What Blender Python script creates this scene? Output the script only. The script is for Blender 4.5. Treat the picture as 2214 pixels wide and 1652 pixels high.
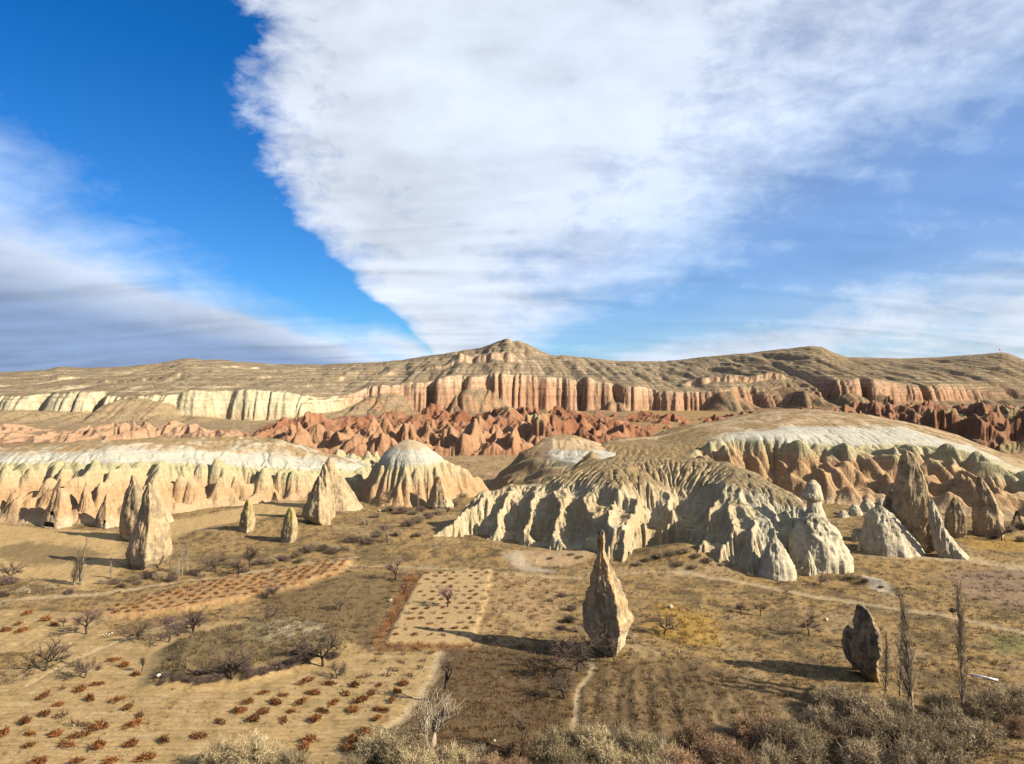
import bpy, math, random
import numpy as np
from mathutils import Vector

# ------------------------------------------------------------------ reset
for o in list(bpy.data.objects):
    bpy.data.objects.remove(o)
scene = bpy.context.scene
COL = scene.collection
R = math.radians

# ------------------------------------------------------------------ camera
CAMZ = 35.0
FD = 1562.6            # focal length in pixels of a 2213 px wide picture
CXD, CYD = 1106.5, 826.0
cam_d = bpy.data.cameras.new('camera')
cam = bpy.data.objects.new('camera', cam_d)
COL.objects.link(cam)
cam.location = (0, 0, CAMZ)
cam.rotation_euler = (R(90), 0, 0)
cam_d.sensor_width = 36.0
cam_d.sensor_fit = 'HORIZONTAL'
cam_d.lens = 36.0 * FD / 2213.0
cam_d.clip_start = 0.5
cam_d.clip_end = 20000
scene.camera = cam

# ------------------------------------------------------------------ sun, sky
SUN_EL = R(30.0)
SUN_V = Vector((27.0, -10.5, 0)).normalized()
sun_d = bpy.data.lights.new('sun', 'SUN')
sun_d.energy = 5.0
sun_d.angle = R(0.5)
sun_d.color = (1.0, 0.87, 0.68)
sun = bpy.data.objects.new('sun', sun_d)
COL.objects.link(sun)
sv = Vector((SUN_V.x * math.cos(SUN_EL), SUN_V.y * math.cos(SUN_EL), math.sin(SUN_EL)))
sun.rotation_euler = (-sv).to_track_quat('-Z', 'Y').to_euler()
sun.location = (200, -60, 200)

scene.view_settings.view_transform = 'Standard'
scene.view_settings.look = 'None'
scene.view_settings.gamma = 1.0
scene.view_settings.exposure = 1.65
scene.view_settings.use_curve_mapping = False

world = bpy.data.worlds.new('World')
scene.world = world
world.use_nodes = True


class NT:
    """small helper round a node tree"""
    def __init__(self, tree):
        self.t = tree
        self.n = tree.nodes
        self.l = tree.links

    def add(self, typ, **kw):
        n = self.n.new(typ)
        for k, v in kw.items():
            setattr(n, k, v)
        return n

    def put(self, sock, val):
        if hasattr(val, 'is_output'):
            self.l.new(val, sock)
        elif isinstance(val, bpy.types.Node):
            self.l.new(val.outputs[0], sock)
        else:
            sock.default_value = val

    def math(self, op, a, b=0.0, c=0.0, clamp=False):
        n = self.add('ShaderNodeMath', operation=op, use_clamp=clamp)
        self.put(n.inputs[0], a)
        self.put(n.inputs[1], b)
        self.put(n.inputs[2], c)
        return n.outputs[0]

    def noise(self, vec, scale, detail=4.0, rough=0.5, dist=0.0, lac=2.0):
        n = self.add('ShaderNodeTexNoise')
        if vec is not None:
            self.l.new(vec, n.inputs['Vector'])
        n.inputs['Scale'].default_value = scale
        n.inputs['Detail'].default_value = detail
        n.inputs['Roughness'].default_value = rough
        n.inputs['Distortion'].default_value = dist
        n.inputs['Lacunarity'].default_value = lac
        return n.outputs['Fac']

    def ramp(self, fac, stops, interp='LINEAR'):
        n = self.add('ShaderNodeValToRGB')
        self.put(n.inputs[0], fac)
        cr = n.color_ramp
        cr.interpolation = interp
        while len(cr.elements) > 1:
            cr.elements.remove(cr.elements[0])
        for i, (p, c) in enumerate(stops):
            e = cr.elements[0] if i == 0 else cr.elements.new(p)
            e.position = p
            if not isinstance(c, tuple):
                c = (c, c, c)
            e.color = (c[0], c[1], c[2], 1)
        return n.outputs[0]

    def mix(self, fac, a, b, mode='MIX'):
        n = self.add('ShaderNodeMix', data_type='RGBA', blend_type=mode)
        self.put(n.inputs[0], fac)
        for s, v in ((n.inputs[6], a), (n.inputs[7], b)):
            if isinstance(v, tuple) and len(v) == 3:
                v = (*v, 1)
            self.put(s, v)
        return n.outputs[2]

    def comb(self, x, y, z):
        n = self.add('ShaderNodeCombineXYZ')
        for i, v in enumerate((x, y, z)):
            self.put(n.inputs[i], v)
        return n.outputs[0]


def build_sky():
    W = NT(world.node_tree)
    W.n.clear()
    out = W.add('ShaderNodeOutputWorld')
    sky = W.add('ShaderNodeTexSky', sky_type='NISHITA')
    sky.sun_disc = False
    sky.sun_elevation = SUN_EL
    sky.sun_rotation = math.atan2(SUN_V.x, SUN_V.y)
    sky.altitude = 1100
    sky.air_density = 1.0
    sky.dust_density = 0.3
    sky.ozone_density = 3.0
    tc0 = W.add('ShaderNodeTexCoord')
    sp0 = W.add('ShaderNodeSeparateXYZ')
    W.l.new(tc0.outputs['Generated'], sp0.inputs[0])
    air = W.ramp(sp0.outputs[2], [(0.0, (.34, .62, .86)), (.12, (.24, .56, .88)), (.40, (.05, .47, .90))])
    tint = W.mix(1.0, sky.outputs[0], air, 'MULTIPLY')
    bg_sky = W.add('ShaderNodeBackground')
    W.l.new(tint, bg_sky.inputs[0])
    bg_sky.inputs[1].default_value = 0.051
    # cloud deck: bands of cloud lying along +Y, projected on a high level sheet
    tc = W.add('ShaderNodeTexCoord')
    sep = W.add('ShaderNodeSeparateXYZ')
    W.l.new(tc.outputs['Generated'], sep.inputs[0])
    zc = W.math('ADD', W.math('MAXIMUM', sep.outputs[2], 0.0), 0.012)
    X = W.math('DIVIDE', sep.outputs[0], zc)
    Y = W.math('DIVIDE', sep.outputs[1], zc)
    # the bands spread slowly to the sides with distance
    Ym = W.math('MINIMUM', W.math('MAXIMUM', Y, 0.0), 40.0)
    spread = W.math('ADD', 1.0, W.math('MULTIPLY', Ym, 0.0))
    zt_ = W.math('ADD', W.math('MAXIMUM', sep.outputs[2], 0.0), 0.15)
    Xt = W.math('DIVIDE', sep.outputs[0], zt_)
    Yt = W.math('DIVIDE', sep.outputs[1], zt_)
    P = W.comb(Xt, Yt, 0.0)
    n_big = W.noise(P, 0.55, 3.0, 0.55)
    Pd = W.comb(sep.outputs[0], sep.outputs[1], W.math('MULTIPLY', sep.outputs[2], 1.9))
    n_mid = W.noise(Pd, 7.0, 5.0, 0.60, 0.3)
    Pl = W.comb(W.math('MULTIPLY', Xt, 2.0), W.math('MULTIPLY', Yt, 0.8), 3.0)   # streaks along the bands
    n_str = W.noise(Pl, 1.0, 3.0, 0.5, 0.6)
    Pc = W.comb(W.math('MULTIPLY', Xt, 1.0), W.math('MULTIPLY', Yt, 2.6), 7.0)    # ripples across the bands
    n_rip = W.noise(Pc, 1.0, 2.5, 0.5, 0.8)
    n_fine = W.noise(Pd, 24.0, 5.0, 0.62, 0.4)
    # straightened band coordinate
    Xb = W.math('ADD', X, W.math('MULTIPLY', Ym, 0.075))
    bend = W.ramp(W.math('DIVIDE', Ym, 16.0), [(0.0, .0), (.115, .02), (.17, .20), (.27, .42), (.43, .38), (.84, .20), (1.0, .15)])
    Xb = W.math('ADD', Xb, bend)
    warp = W.math('MULTIPLY', W.math('SUBTRACT', n_big, 0.5), 0.5)
    warp = W.math('ADD', warp, W.math('MULTIPLY', W.math('SUBTRACT', n_mid, 0.5), 0.26))
    warp = W.math('ADD', warp, W.math('MULTIPLY', W.math('SUBTRACT', n_fine, 0.5), 0.12))
    Xw = W.math('ADD', Xb, warp)
    t = W.math('DIVIDE', W.math('ADD', Xw, 5.0), 14.0, clamp=True)

    def T(x):
        return (x + 5.0) / 14.0
    cover = W.ramp(t, [(0.0, .93), (T(-3.2), .93), (T(-2.75), .80), (T(-2.3), .58), (T(-1.8), .47), (T(-1.35), .26), (T(-1.05), .0),
                       (T(-.66), .0), (T(-.50), .70), (T(-.22), .92), (T(.5), .86), (T(1.0), .78), (T(1.5), .72), (T(2.1), .54), (T(2.9), .40),
                       (T(3.9), .42), (T(4.9), .64), (T(6.5), .80), (1.0, .72)])
    lowc = W.math('MULTIPLY', W.ramp(W.math('DIVIDE', Ym, 40.0), [(.18, 0.0), (.38, .80)]), W.ramp(t, [(T(-1.0), 1.0), (T(-.3), .55)]))
    cover = W.math('MAXIMUM', cover, lowc)
    # texture thins the cover where it is not full
    tex = W.math('ADD', W.math('ADD', W.math('MULTIPLY', n_str, 0.35), W.math('MULTIPLY', n_rip, 0.20)), W.math('MULTIPLY', n_mid, 0.45))
    tex = W.math('ADD', tex, W.math('MULTIPLY', W.math('SUBTRACT', n_fine, 0.5), 0.35))
    th = W.math('SUBTRACT', 1.0, cover)
    lo = W.math('SUBTRACT', W.math('MULTIPLY', th, 0.80), 0.08)
    m = W.math('DIVIDE', W.math('SUBTRACT', tex, lo), 0.42, clamp=True)
    m = W.math('MULTIPLY', m, W.ramp(cover, [(0.0, 0.0), (0.12, .35), (0.4, .8), (0.8, 1.0)]))
    veil = W.ramp(t, [(T(.4), 0.0), (T(1.4), .40), (T(3.0), .30), (T(5.0), .45)])
    m = W.math('MAXIMUM', m, veil)
    # brightness of the clouds: grey thick deck on the left, white fan, veil on the right
    ctone = W.ramp(t, [(0.0, (.20, .28, .44)), (T(-4.4), (.23, .31, .46)), (T(-3.5), (.33, .40, .53)), (T(-2.6), (.44, .51, .63)), (T(-1.9), (.36, .50, .72)), (T(-1.0), (.50, .57, .68)),
                       (T(-.5), (.54, .59, .68)), (T(0.3), (.52, .58, .68)), (T(1.2), (.50, .57, .69)), (T(2.4), (.40, .52, .70)), (T(4.0), (.44, .52, .64)), (1.0, (.50, .55, .62))])
    sh = W.math('ADD', W.math('MULTIPLY', n_rip, 0.42), W.math('MULTIPLY', n_big, 0.18))
    sh = W.math('ADD', sh, W.math('MULTIPLY', n_mid, 0.40))
    shade = W.ramp(sh, [(0.34, .70), (0.50, .97), (0.64, 1.14)])
    ccol = W.mix(1.0, ctone, shade, 'MULTIPLY')
    bg_c = W.add('ShaderNodeBackground')
    W.l.new(ccol, bg_c.inputs[0])
    bg_c.inputs[1].default_value = 0.47
    mx = W.add('ShaderNodeMixShader')
    W.l.new(m, mx.inputs[0])
    W.l.new(bg_sky.outputs[0], mx.inputs[1])
    W.l.new(bg_c.outputs[0], mx.inputs[2])
    W.l.new(mx.outputs[0], out.inputs[0])


build_sky()

# ------------------------------------------------------------------ noise in numpy
rs = np.random.RandomState(11)
PERM = rs.permutation(256)
PERM = np.concatenate([PERM, PERM, PERM]).astype(np.int64)
_a = rs.rand(256) * 2 * np.pi
G2 = np.stack([np.cos(_a), np.sin(_a)], 1)
_g3 = rs.normal(size=(256, 3))
G3 = _g3 / np.linalg.norm(_g3, axis=1)[:, None]
JIT = rs.rand(256, 3)


def pn(x, y):
    x = np.asarray(x, float); y = np.asarray(y, float)
    xi = np.floor(x).astype(np.int64); yi = np.floor(y).astype(np.int64)
    xf = x - xi; yf = y - yi
    u = xf * xf * xf * (xf * (xf * 6 - 15) + 10)
    v = yf * yf * yf * (yf * (yf * 6 - 15) + 10)
    xi &= 255; yi &= 255

    def g(ix, iy, dx, dy):
        h = PERM[PERM[ix] + iy]
        return G2[h, 0] * dx + G2[h, 1] * dy
    a = g(xi, yi, xf, yf); b = g(xi + 1, yi, xf - 1, yf)
    c = g(xi, yi + 1, xf, yf - 1); d = g(xi + 1, yi + 1, xf - 1, yf - 1)
    return 1.45 * ((a + u * (b - a)) * (1 - v) + (c + u * (d - c)) * v)


def pn3(x, y, z):
    x = np.asarray(x, float); y = np.asarray(y, float); z = np.asarray(z, float)
    xi = np.floor(x).astype(np.int64); yi = np.floor(y).astype(np.int64); zi = np.floor(z).astype(np.int64)
    xf = x - xi; yf = y - yi; zf = z - zi
    f = lambda t: t * t * t * (t * (t * 6 - 15) + 10)
    u, v, w = f(xf), f(yf), f(zf)
    xi &= 255; yi &= 255; zi &= 255
    r = 0
    for i in (0, 1):
        for j in (0, 1):
            for k in (0, 1):
                h = PERM[PERM[PERM[xi + i] + yi + j] + zi + k]
                d = G3[h, 0] * (xf - i) + G3[h, 1] * (yf - j) + G3[h, 2] * (zf - k)
                r = r + d * (u if i else 1 - u) * (v if j else 1 - v) * (w if k else 1 - w)
    return 1.4 * r


def fbm(x, y, o=4, gain=0.5, seed=0.0):
    r = 0; a = 1.0; f = 1.0
    for i in range(o):
        r = r + a * pn(x * f + 17.3 * i + seed, y * f - 9.1 * i + seed * 1.7)
        a *= gain; f *= 2.03
    return r


def fbm3(x, y, z, o=4, gain=0.5, seed=0.0):
    r = 0; a = 1.0; f = 1.0
    for i in range(o):
        r = r + a * pn3(x * f + 11.3 * i + seed, y * f + seed * .7, z * f - 5.1 * i)
        a *= gain; f *= 2.03
    return r


def worley(x, y, seed=0, jit=0.85):
    """distance to nearest and second nearest point, and a random number of the nearest cell"""
    xi = np.floor(x).astype(np.int64); yi = np.floor(y).astype(np.int64)
    f1 = np.full(x.shape, 9.0); f2 = np.full(x.shape, 9.0); idn = np.zeros(x.shape)
    for i in (-1, 0, 1):
        for j in (-1, 0, 1):
            cx = xi + i; cy = yi + j
            h = PERM[PERM[(cx + seed * 37) & 255] + ((cy + seed * 11) & 255)]
            px = cx + 0.5 + (JIT[h, 0] - .5) * jit; py = cy + 0.5 + (JIT[h, 1] - .5) * jit
            d = np.hypot(x - px, y - py)
            nearer = d < f1
            f2 = np.where(nearer, f1, np.minimum(f2, d))
            idn = np.where(nearer, JIT[h, 2], idn)
            f1 = np.where(nearer, d, f1)
    return f1, f2, idn


def ss(a, b, x):
    t = np.clip((x - a) / (b - a), 0, 1)
    return t * t * (3 - 2 * t)


def lerp(a, b, t):
    return a + (b - a) * t


def cmix(c, col, m):
    m = np.clip(m, 0, 1)[..., None]
    return c * (1 - m) + np.asarray(col) * m


# ------------------------------------------------------------------ pixel -> place
def at(dx, dy, y):
    """point seen at picture position dx,dy at distance y"""
    return ((dx - CXD) / FD * y, y, CAMZ - (dy - CYD) / FD * y)


def flat(dx, dy, z=0.0):
    y = (CAMZ - z) * FD / (dy - CYD)
    return ((dx - CXD) / FD * y, y)


def poly_w(pts):
    return np.array([flat(*p) for p in pts])


def in_poly(X, Y, P):
    ins = np.zeros(X.shape, bool)
    n = len(P)
    for i in range(n):
        x0, y0 = P[i]; x1, y1 = P[(i + 1) % n]
        if y0 == y1:
            continue
        c = ((y0 > Y) != (y1 > Y)) & (X < (x1 - x0) * (Y - y0) / (y1 - y0) + x0)
        ins ^= c
    return ins


def seg_dist(X, Y, P, closed=False):
    d = np.full(X.shape, 1e9)
    n = len(P)
    for i in range(n if closed else n - 1):
        x0, y0 = P[i]; x1, y1 = P[(i + 1) % n]
        vx, vy = x1 - x0, y1 - y0
        t = np.clip(((X - x0) * vx + (Y - y0) * vy) / (vx * vx + vy * vy + 1e-9), 0, 1)
        d = np.minimum(d, np.hypot(X - x0 - t * vx, Y - y0 - t * vy))
    return d


def soft_poly(X, Y, P, w=0.6, edge=0.0):
    """1 inside, 0 outside, edge w metres wide and wobbling by edge metres"""
    x0, y0 = P.min(0) - 4 - w - edge; x1, y1 = P.max(0) + 4 + w + edge
    r = np.zeros(X.shape)
    b = (X > x0) & (X < x1) & (Y > y0) & (Y < y1)
    if not b.any():
        return r
    xx, yy = X[b], Y[b]
    d = seg_dist(xx, yy, P, True)
    d = np.where(in_poly(xx, yy, P), d, -d)
    if edge:
        d = d + edge * fbm(xx / 2.2, yy / 2.2, 3, .6, 3.0)
    r[b] = ss(-w, w, d)
    return r


# ------------------------------------------------------------------ object helpers
def link(o):
    COL.objects.link(o)
    return o


def tag(o, label, cat, group=None):
    o['label'] = label
    o['category'] = cat
    if group:
        o['group'] = group
    return o


def empty(name, loc=(0, 0, 0), rz=0.0, sc=1.0):
    o = bpy.data.objects.new(name, None)
    o.empty_display_size = 0.3
    link(o)
    o.location = loc
    o.rotation_euler = (0, 0, rz)
    o.scale = (sc, sc, sc) if not isinstance(sc, tuple) else sc
    return o


def mesh_from(name, V, F, mat, colors=None, smooth=True):
    """V (n,3), F (m,k) of one face size k"""
    V = np.asarray(V, np.float32); F = np.asarray(F, np.int32)
    me = bpy.data.meshes.new(name)
    k = F.shape[1]
    me.vertices.add(len(V)); me.vertices.foreach_set('co', V.ravel())
    me.loops.add(F.size); me.loops.foreach_set('vertex_index', F.ravel())
    me.polygons.add(len(F)); me.polygons.foreach_set('loop_start', np.arange(0, F.size, k, dtype=np.int32))
    me.polygons.foreach_set('use_smooth', np.full(len(F), smooth))
    me.update(calc_edges=True)
    if colors is not None:
        a = me.color_attributes.new('Col', 'FLOAT_COLOR', 'POINT')
        c = np.ones((len(V), 4), np.float32); c[:, :3] = np.clip(colors, 0, 1) * 0.44
        a.data.foreach_set('color', c.ravel())
    if mat:
        me.materials.append(mat)
    return me


def obj(name, me, parent=None):
    o = bpy.data.objects.new(name, me)
    link(o)
    if parent:
        o.parent = parent
    return o


def sheet(name, X, Y, Z, C, mat, keep=None):
    n, m = X.shape
    idx = np.arange(n * m).reshape(n, m)
    F = np.stack([idx[:-1, :-1], idx[:-1, 1:], idx[1:, 1:], idx[1:, :-1]], -1).reshape(-1, 4)
    V = np.stack([X, Y, Z], -1).reshape(-1, 3)
    C = C.reshape(-1, 3)
    if keep is not None:
        k = keep.reshape(-1)
        F = F[k[F].any(1)]
        used = np.zeros(len(V), bool); used[F.ravel()] = True
        re = np.cumsum(used) - 1
        V = V[used]; C = C[used]; F = re[F]
    o = obj(name, mesh_from(name, V, F, mat, C))
    o['kind'] = 'structure'
    return o


# ------------------------------------------------------------------ materials
def mat_vcol(name, nscale=1.2, namp=0.35, bscale=3.0, bump=0.15, dist=0.3, rough=0.95, fine=6.0, strata=0.0, sscale=1.0, rill=0.0, ramp_=0.10, dots=0.0):
    """colour from the surface's own colour layer, broken up by procedural grain"""
    m = bpy.data.materials.new(name)
    m.use_nodes = True
    N = NT(m.node_tree)
    N.n.clear()
    out = N.add('ShaderNodeOutputMaterial')
    b = N.add('ShaderNodeBsdfPrincipled')
    b.inputs['Roughness'].default_value = rough
    b.inputs['Specular IOR Level'].default_value = 0.12
    at_ = N.add('ShaderNodeAttribute', attribute_name='Col')
    geo = N.add('ShaderNodeNewGeometry')
    pos = geo.outputs['Position']
    n1 = N.noise(pos, nscale, 6.0, 0.62)
    n2 = N.noise(pos, fine, 4.0, 0.6)
    f = N.math('ADD', N.math('MULTIPLY', n1, 0.6), N.math('MULTIPLY', n2, 0.4))
    val = N.ramp(f, [(0.28, 1.0 - namp), (0.5, 1.0), (0.72, 1.0 + namp * .8)])
    col = N.mix(1.0, at_.outputs['Color'], val, 'MULTIPLY')
    hgt = N.math('ADD', N.noise(pos, bscale, 7.0, 0.65), N.math('MULTIPLY', n2, 0.25))
    if strata:
        sp = N.add('ShaderNodeSeparateXYZ')
        N.l.new(pos, sp.inputs[0])
        wob = N.noise(pos, 0.06, 3.0, 0.5)
        zz = N.math('MULTIPLY', N.math('ADD', sp.outputs[2], N.math('MULTIPLY', wob, 5.0)), sscale)
        sx = N.math('MULTIPLY', sp.outputs[0], 0.012 * sscale)
        sn = N.noise(N.comb(sx, 0.0, zz), 1.0, 5.0, 0.65)
        st = N.ramp(sn, [(0.32, 1.0 - strata), (0.5, 1.0), (0.66, 1.0 + strata * .7)])
        col = N.mix(1.0, col, st, 'MULTIPLY')
        hgt = N.math('ADD', hgt, N.math('MULTIPLY', sn, 0.8))
    if dots:
        dn = N.noise(pos, dots, 2.0, 0.5)
        sn2 = N.add('ShaderNodeSeparateXYZ')
        N.l.new(geo.outputs['True Normal'], sn2.inputs[0])
        gentle = N.ramp(sn2.outputs[2], [(.70, 0.0), (.88, 1.0)])
        dv = N.ramp(dn, [(.56, 1.0), (.64, .58)])
        col = N.mix(gentle, col, N.mix(1.0, col, dv, 'MULTIPLY'))
    if rill:
        mp = N.add('ShaderNodeMapping')
        mp.inputs['Scale'].default_value = (rill, rill, rill * .10)
        N.l.new(pos, mp.inputs['Vector'])
        rn = N.noise(mp.outputs[0], 1.0, 5.0, 0.62, 0.4)
        # only steep faces carry rills
        sn_ = N.add('ShaderNodeSeparateXYZ')
        N.l.new(geo.outputs['True Normal'], sn_.inputs[0])
        steep = N.ramp(sn_.outputs[2], [(.55, 1.0), (.88, 0.0)])
        rv = N.ramp(rn, [(.34, 1.0 - ramp_), (.5, 1.0), (.66, 1.0 + ramp_ * .6)])
        col = N.mix(steep, col, N.mix(1.0, col, rv, 'MULTIPLY'))
        hgt = N.math('ADD', hgt, N.math('MULTIPLY', N.math('MULTIPLY', rn, steep), 2.2))
    bp = N.add('ShaderNodeBump')
    bp.inputs['Strength'].default_value = bump
    bp.inputs['Distance'].default_value = dist
    N.l.new(hgt, bp.inputs['Height'])
    N.l.new(bp.outputs[0], b.inputs['Normal'])
    N.l.new(col, b.inputs['Base Color'])
    N.l.new(b.outputs[0], out.inputs[0])
    return m


def mat_twig(name, c0, c1, var=0.36, transl=0.0):
    m = bpy.data.materials.new(name)
    m.use_nodes = True
    N = NT(m.node_tree)
    N.n.clear()
    out = N.add('ShaderNodeOutputMaterial')
    b = N.add('ShaderNodeBsdfPrincipled')
    b.inputs['Roughness'].default_value = 0.9
    b.inputs['Specular IOR Level'].default_value = 0.1
    tc = N.add('ShaderNodeTexCoord')
    oi = N.add('ShaderNodeObjectInfo')
    n1 = N.noise(tc.outputs['Object'], 1.3, 3.0, 0.6)
    n2 = N.noise(tc.outputs['Object'], 14.0, 2.0, 0.5)
    f = N.math('ADD', N.math('MULTIPLY', n1, .55), N.math('MULTIPLY', n2, .45))
    c0 = tuple(.68 * v for v in c0); c1 = tuple(.68 * v for v in c1)
    col = N.ramp(f, [(0.32, c0), (0.66, c1)])
    v = N.ramp(oi.outputs['Random'], [(0.0, 1 - var), (1.0, 1 + var)])
    col = N.mix(1.0, col, v, 'MULTIPLY')
    N.l.new(col, b.inputs['Base Color'])
    N.l.new(b.outputs[0], out.inputs[0])
    return m


M_GROUND = mat_vcol('soil', 2.2, 0.44, 7.0, 0.6, 0.10, fine=11.0)  # strong tonal grain, partly standing in for tiny shadows among dry grass
M_TUFF = mat_vcol('tuff', 0.6, 0.22, 1.0, 0.65, 0.45, fine=4.0, strata=0.13, sscale=1.1, rill=1.5, ramp_=.14)
M_SPIRE = mat_vcol('weathered_tuff', 1.1, 0.30, 1.6, 0.6, 0.30, fine=7.0, strata=0.08, sscale=1.0, rill=1.2, ramp_=.16)
M_RED = mat_vcol('red_tuff', 0.22, 0.24, 0.5, 0.45, 1.0, fine=1.5, strata=0.10, sscale=0.4, rill=.45, ramp_=.22)
M_CLIFF = mat_vcol('cliff_rock', 0.16, 0.26, 0.22, 0.5, 1.6, fine=0.45, strata=0.22, sscale=0.40, rill=.22, ramp_=.30, dots=.30)
M_BARK = mat_twig('bark', (.035, .026, .02), (.09, .07, .052))
M_TWIG = mat_twig('twigs', (.085, .06, .05), (.18, .13, .105))
M_TWIGP = mat_twig('purple_twigs', (.10, .062, .058), (.20, .13, .115))
M_PALE = mat_twig('pale_bark', (.16, .13, .095), (.36, .30, .22))
M_POPB = mat_twig('poplar_bark', (.13, .095, .065), (.42, .34, .24))
M_OLIVE = mat_twig('olive_twigs', (.19, .15, .08), (.46, .37, .22))
M_GREYB = mat_twig('grey_twigs', (.15, .115, .07), (.38, .30, .19))
M_RUSTY = mat_twig('rusty_twigs', (.20, .12, .07), (.38, .26, .16))
M_VINE = mat_twig('vine_leaf', (.085, .032, .012), (.215, .088, .028), .3)
M_VINED = mat_twig('vine_wood', (.05, .028, .018), (.12, .065, .04), .3)
M_GREEN = mat_twig('evergreen', (.02, .03, .010), (.05, .07, .022))


# ------------------------------------------------------------------ the ground of the valley
POLY = {k: poly_w(v) for k, v in dict(
    v1=[(-250, 1490), (0, 1480), (60, 1468), (120, 1405), (230, 1378), (330, 1362), (420, 1345), (560, 1336), (612, 1345), (560, 1362), (400, 1388), (362, 1412), (330, 1482),
        (480, 1477), (640, 1445), (700, 1428), (800, 1412), (952, 1410), (935, 1470), (885, 1535), (800, 1612), (700, 1760), (-250, 1760)],
    v1b=[(-200, 1325), (0, 1320), (165, 1322), (205, 1345), (245, 1360), (190, 1388), (60, 1412), (-200, 1430)],
    v2=[(912, 1240), (1062, 1232), (1050, 1300), (1034, 1350), (1018, 1392), (830, 1395), (868, 1320)],
    v2r=[(880, 1240), (912, 1240), (868, 1320), (830, 1395), (1018, 1392), (1012, 1404), (812, 1406), (800, 1398), (845, 1320)],
    v2b=[(1050, 1235), (1215, 1240), (1230, 1300), (1190, 1360), (1020, 1370)],
    v3=[(200, 1332), (290, 1300), (420, 1270), (560, 1245), (700, 1222), (765, 1214), (735, 1245), (650, 1275), (520, 1300), (400, 1320), (240, 1338)],
    w1=[(965, 1400), (1240, 1392), (1245, 1500), (1240, 1620), (1200, 1780), (690, 1780), (800, 1615), (890, 1535), (945, 1470)],
    w2=[(560, 1295), (740, 1240), (885, 1240), (850, 1320), (805, 1400), (730, 1405), (680, 1350), (580, 1335)],
    w3=[(1250, 1440), (1500, 1430), (1720, 1490), (1700, 1560), (1640, 1780), (1230, 1780)],
    ochre=[(1425, 1308), (1530, 1325), (1570, 1390), (1500, 1400), (1400, 1372)],
    ochre2=[(2070, 1170), (2260, 1163), (2300, 1196), (2110, 1188)],
    green=[(2130, 1378), (2260, 1358), (2280, 1425), (2150, 1412)],
    mauve=[(2040, 1232), (2300, 1225), (2300, 1330), (2090, 1292)],
    mound=[(328, 1484), (350, 1440), (365, 1410), (410, 1386), (560, 1356), (640, 1346), (735, 1368), (752, 1402), (640, 1444), (500, 1478)],
    sandl=[(-200, 1140), (0, 1134), (130, 1142), (250, 1150), (275, 1190), (262, 1238), (190, 1276), (130, 1268), (60, 1252), (-200, 1235)],
    sandg=[(-50, 1192), (60, 1172), (160, 1182), (240, 1196), (200, 1212), (60, 1222)],
    sands=[(340, 1195), (380, 1160), (480, 1135), (640, 1108), (672, 1094), (640, 1084), (560, 1090), (430, 1116), (350, 1130)],
    chalk=[(1085, 1208), (1120, 1204), (1150, 1222), (1210, 1238), (1130, 1236)],
    lens=[(1828, 1242), (1870, 1250), (1925, 1278), (1935, 1290), (1880, 1272)],
    plot=[(1085, 1200), (1240, 1196), (1290, 1212), (1240, 1224), (1120, 1222)],
).items()}
PATHS = [(poly_w(p), w) for p, w in (
    ([(952, 1410), (935, 1472), (888, 1534), (828, 1584), (790, 1622), (720, 1720)], 0.75),
    ([(1268, 1430), (1284, 1446), (1274, 1466), (1250, 1492), (1246, 1530), (1240, 1600)], 0.42),
    ([(1470, 1240), (1560, 1254), (1650, 1266), (1750, 1285), (1850, 1301), (1950, 1319), (2060, 1336), (2240, 1374)], 1.0),
    ([(-60, 1306), (0, 1300), (200, 1285), (400, 1256), (520, 1241), (640, 1226), (770, 1206)], 0.9),
    ([(700, 1226), (850, 1223), (1000, 1231), (1100, 1241), (1262, 1250)], 0.55),
    ([(2213, 1225), (2100, 1212), (2000, 1206), (1900, 1200)], 2.6),
    ([(1330, 1246), (1400, 1240), (1480, 1243)], 0.5),
    ([(640, 1345), (668, 1360), (700, 1385)], 0.5),
    ([(60, 1480), (130, 1440), (210, 1405), (290, 1372), (400, 1335), (440, 1330)], 0.45),
)]


FURROWS = [poly_w(p) for p in ([(1342, 1462), (1332, 1530), (1325, 1620)], [(1362, 1452), (1358, 1530), (1362, 1620)], [(1438, 1450), (1455, 1520), (1480, 1610)], [(1488, 1442), (1520, 1500), (1570, 1590)],
                               [(1400, 1455), (1404, 1530), (1412, 1620)], [(1292, 1500), (1275, 1560), (1258, 1630)], [(1455, 1450), (1475, 1510), (1505, 1600)], [(1540, 1450), (1575, 1500), (1625, 1570)])]


def bump_at(X, Y, dx, dy, rx, ry, hgt, ang=0.0, p=2.0):
    cx, cy = flat(dx, dy)
    u = (X - cx) * math.cos(ang) + (Y - cy) * math.sin(ang)
    v = -(X - cx) * math.sin(ang) + (Y - cy) * math.cos(ang)
    return hgt * np.exp(-((np.abs(u) / rx) ** p + (np.abs(v) / ry) ** p))


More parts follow.
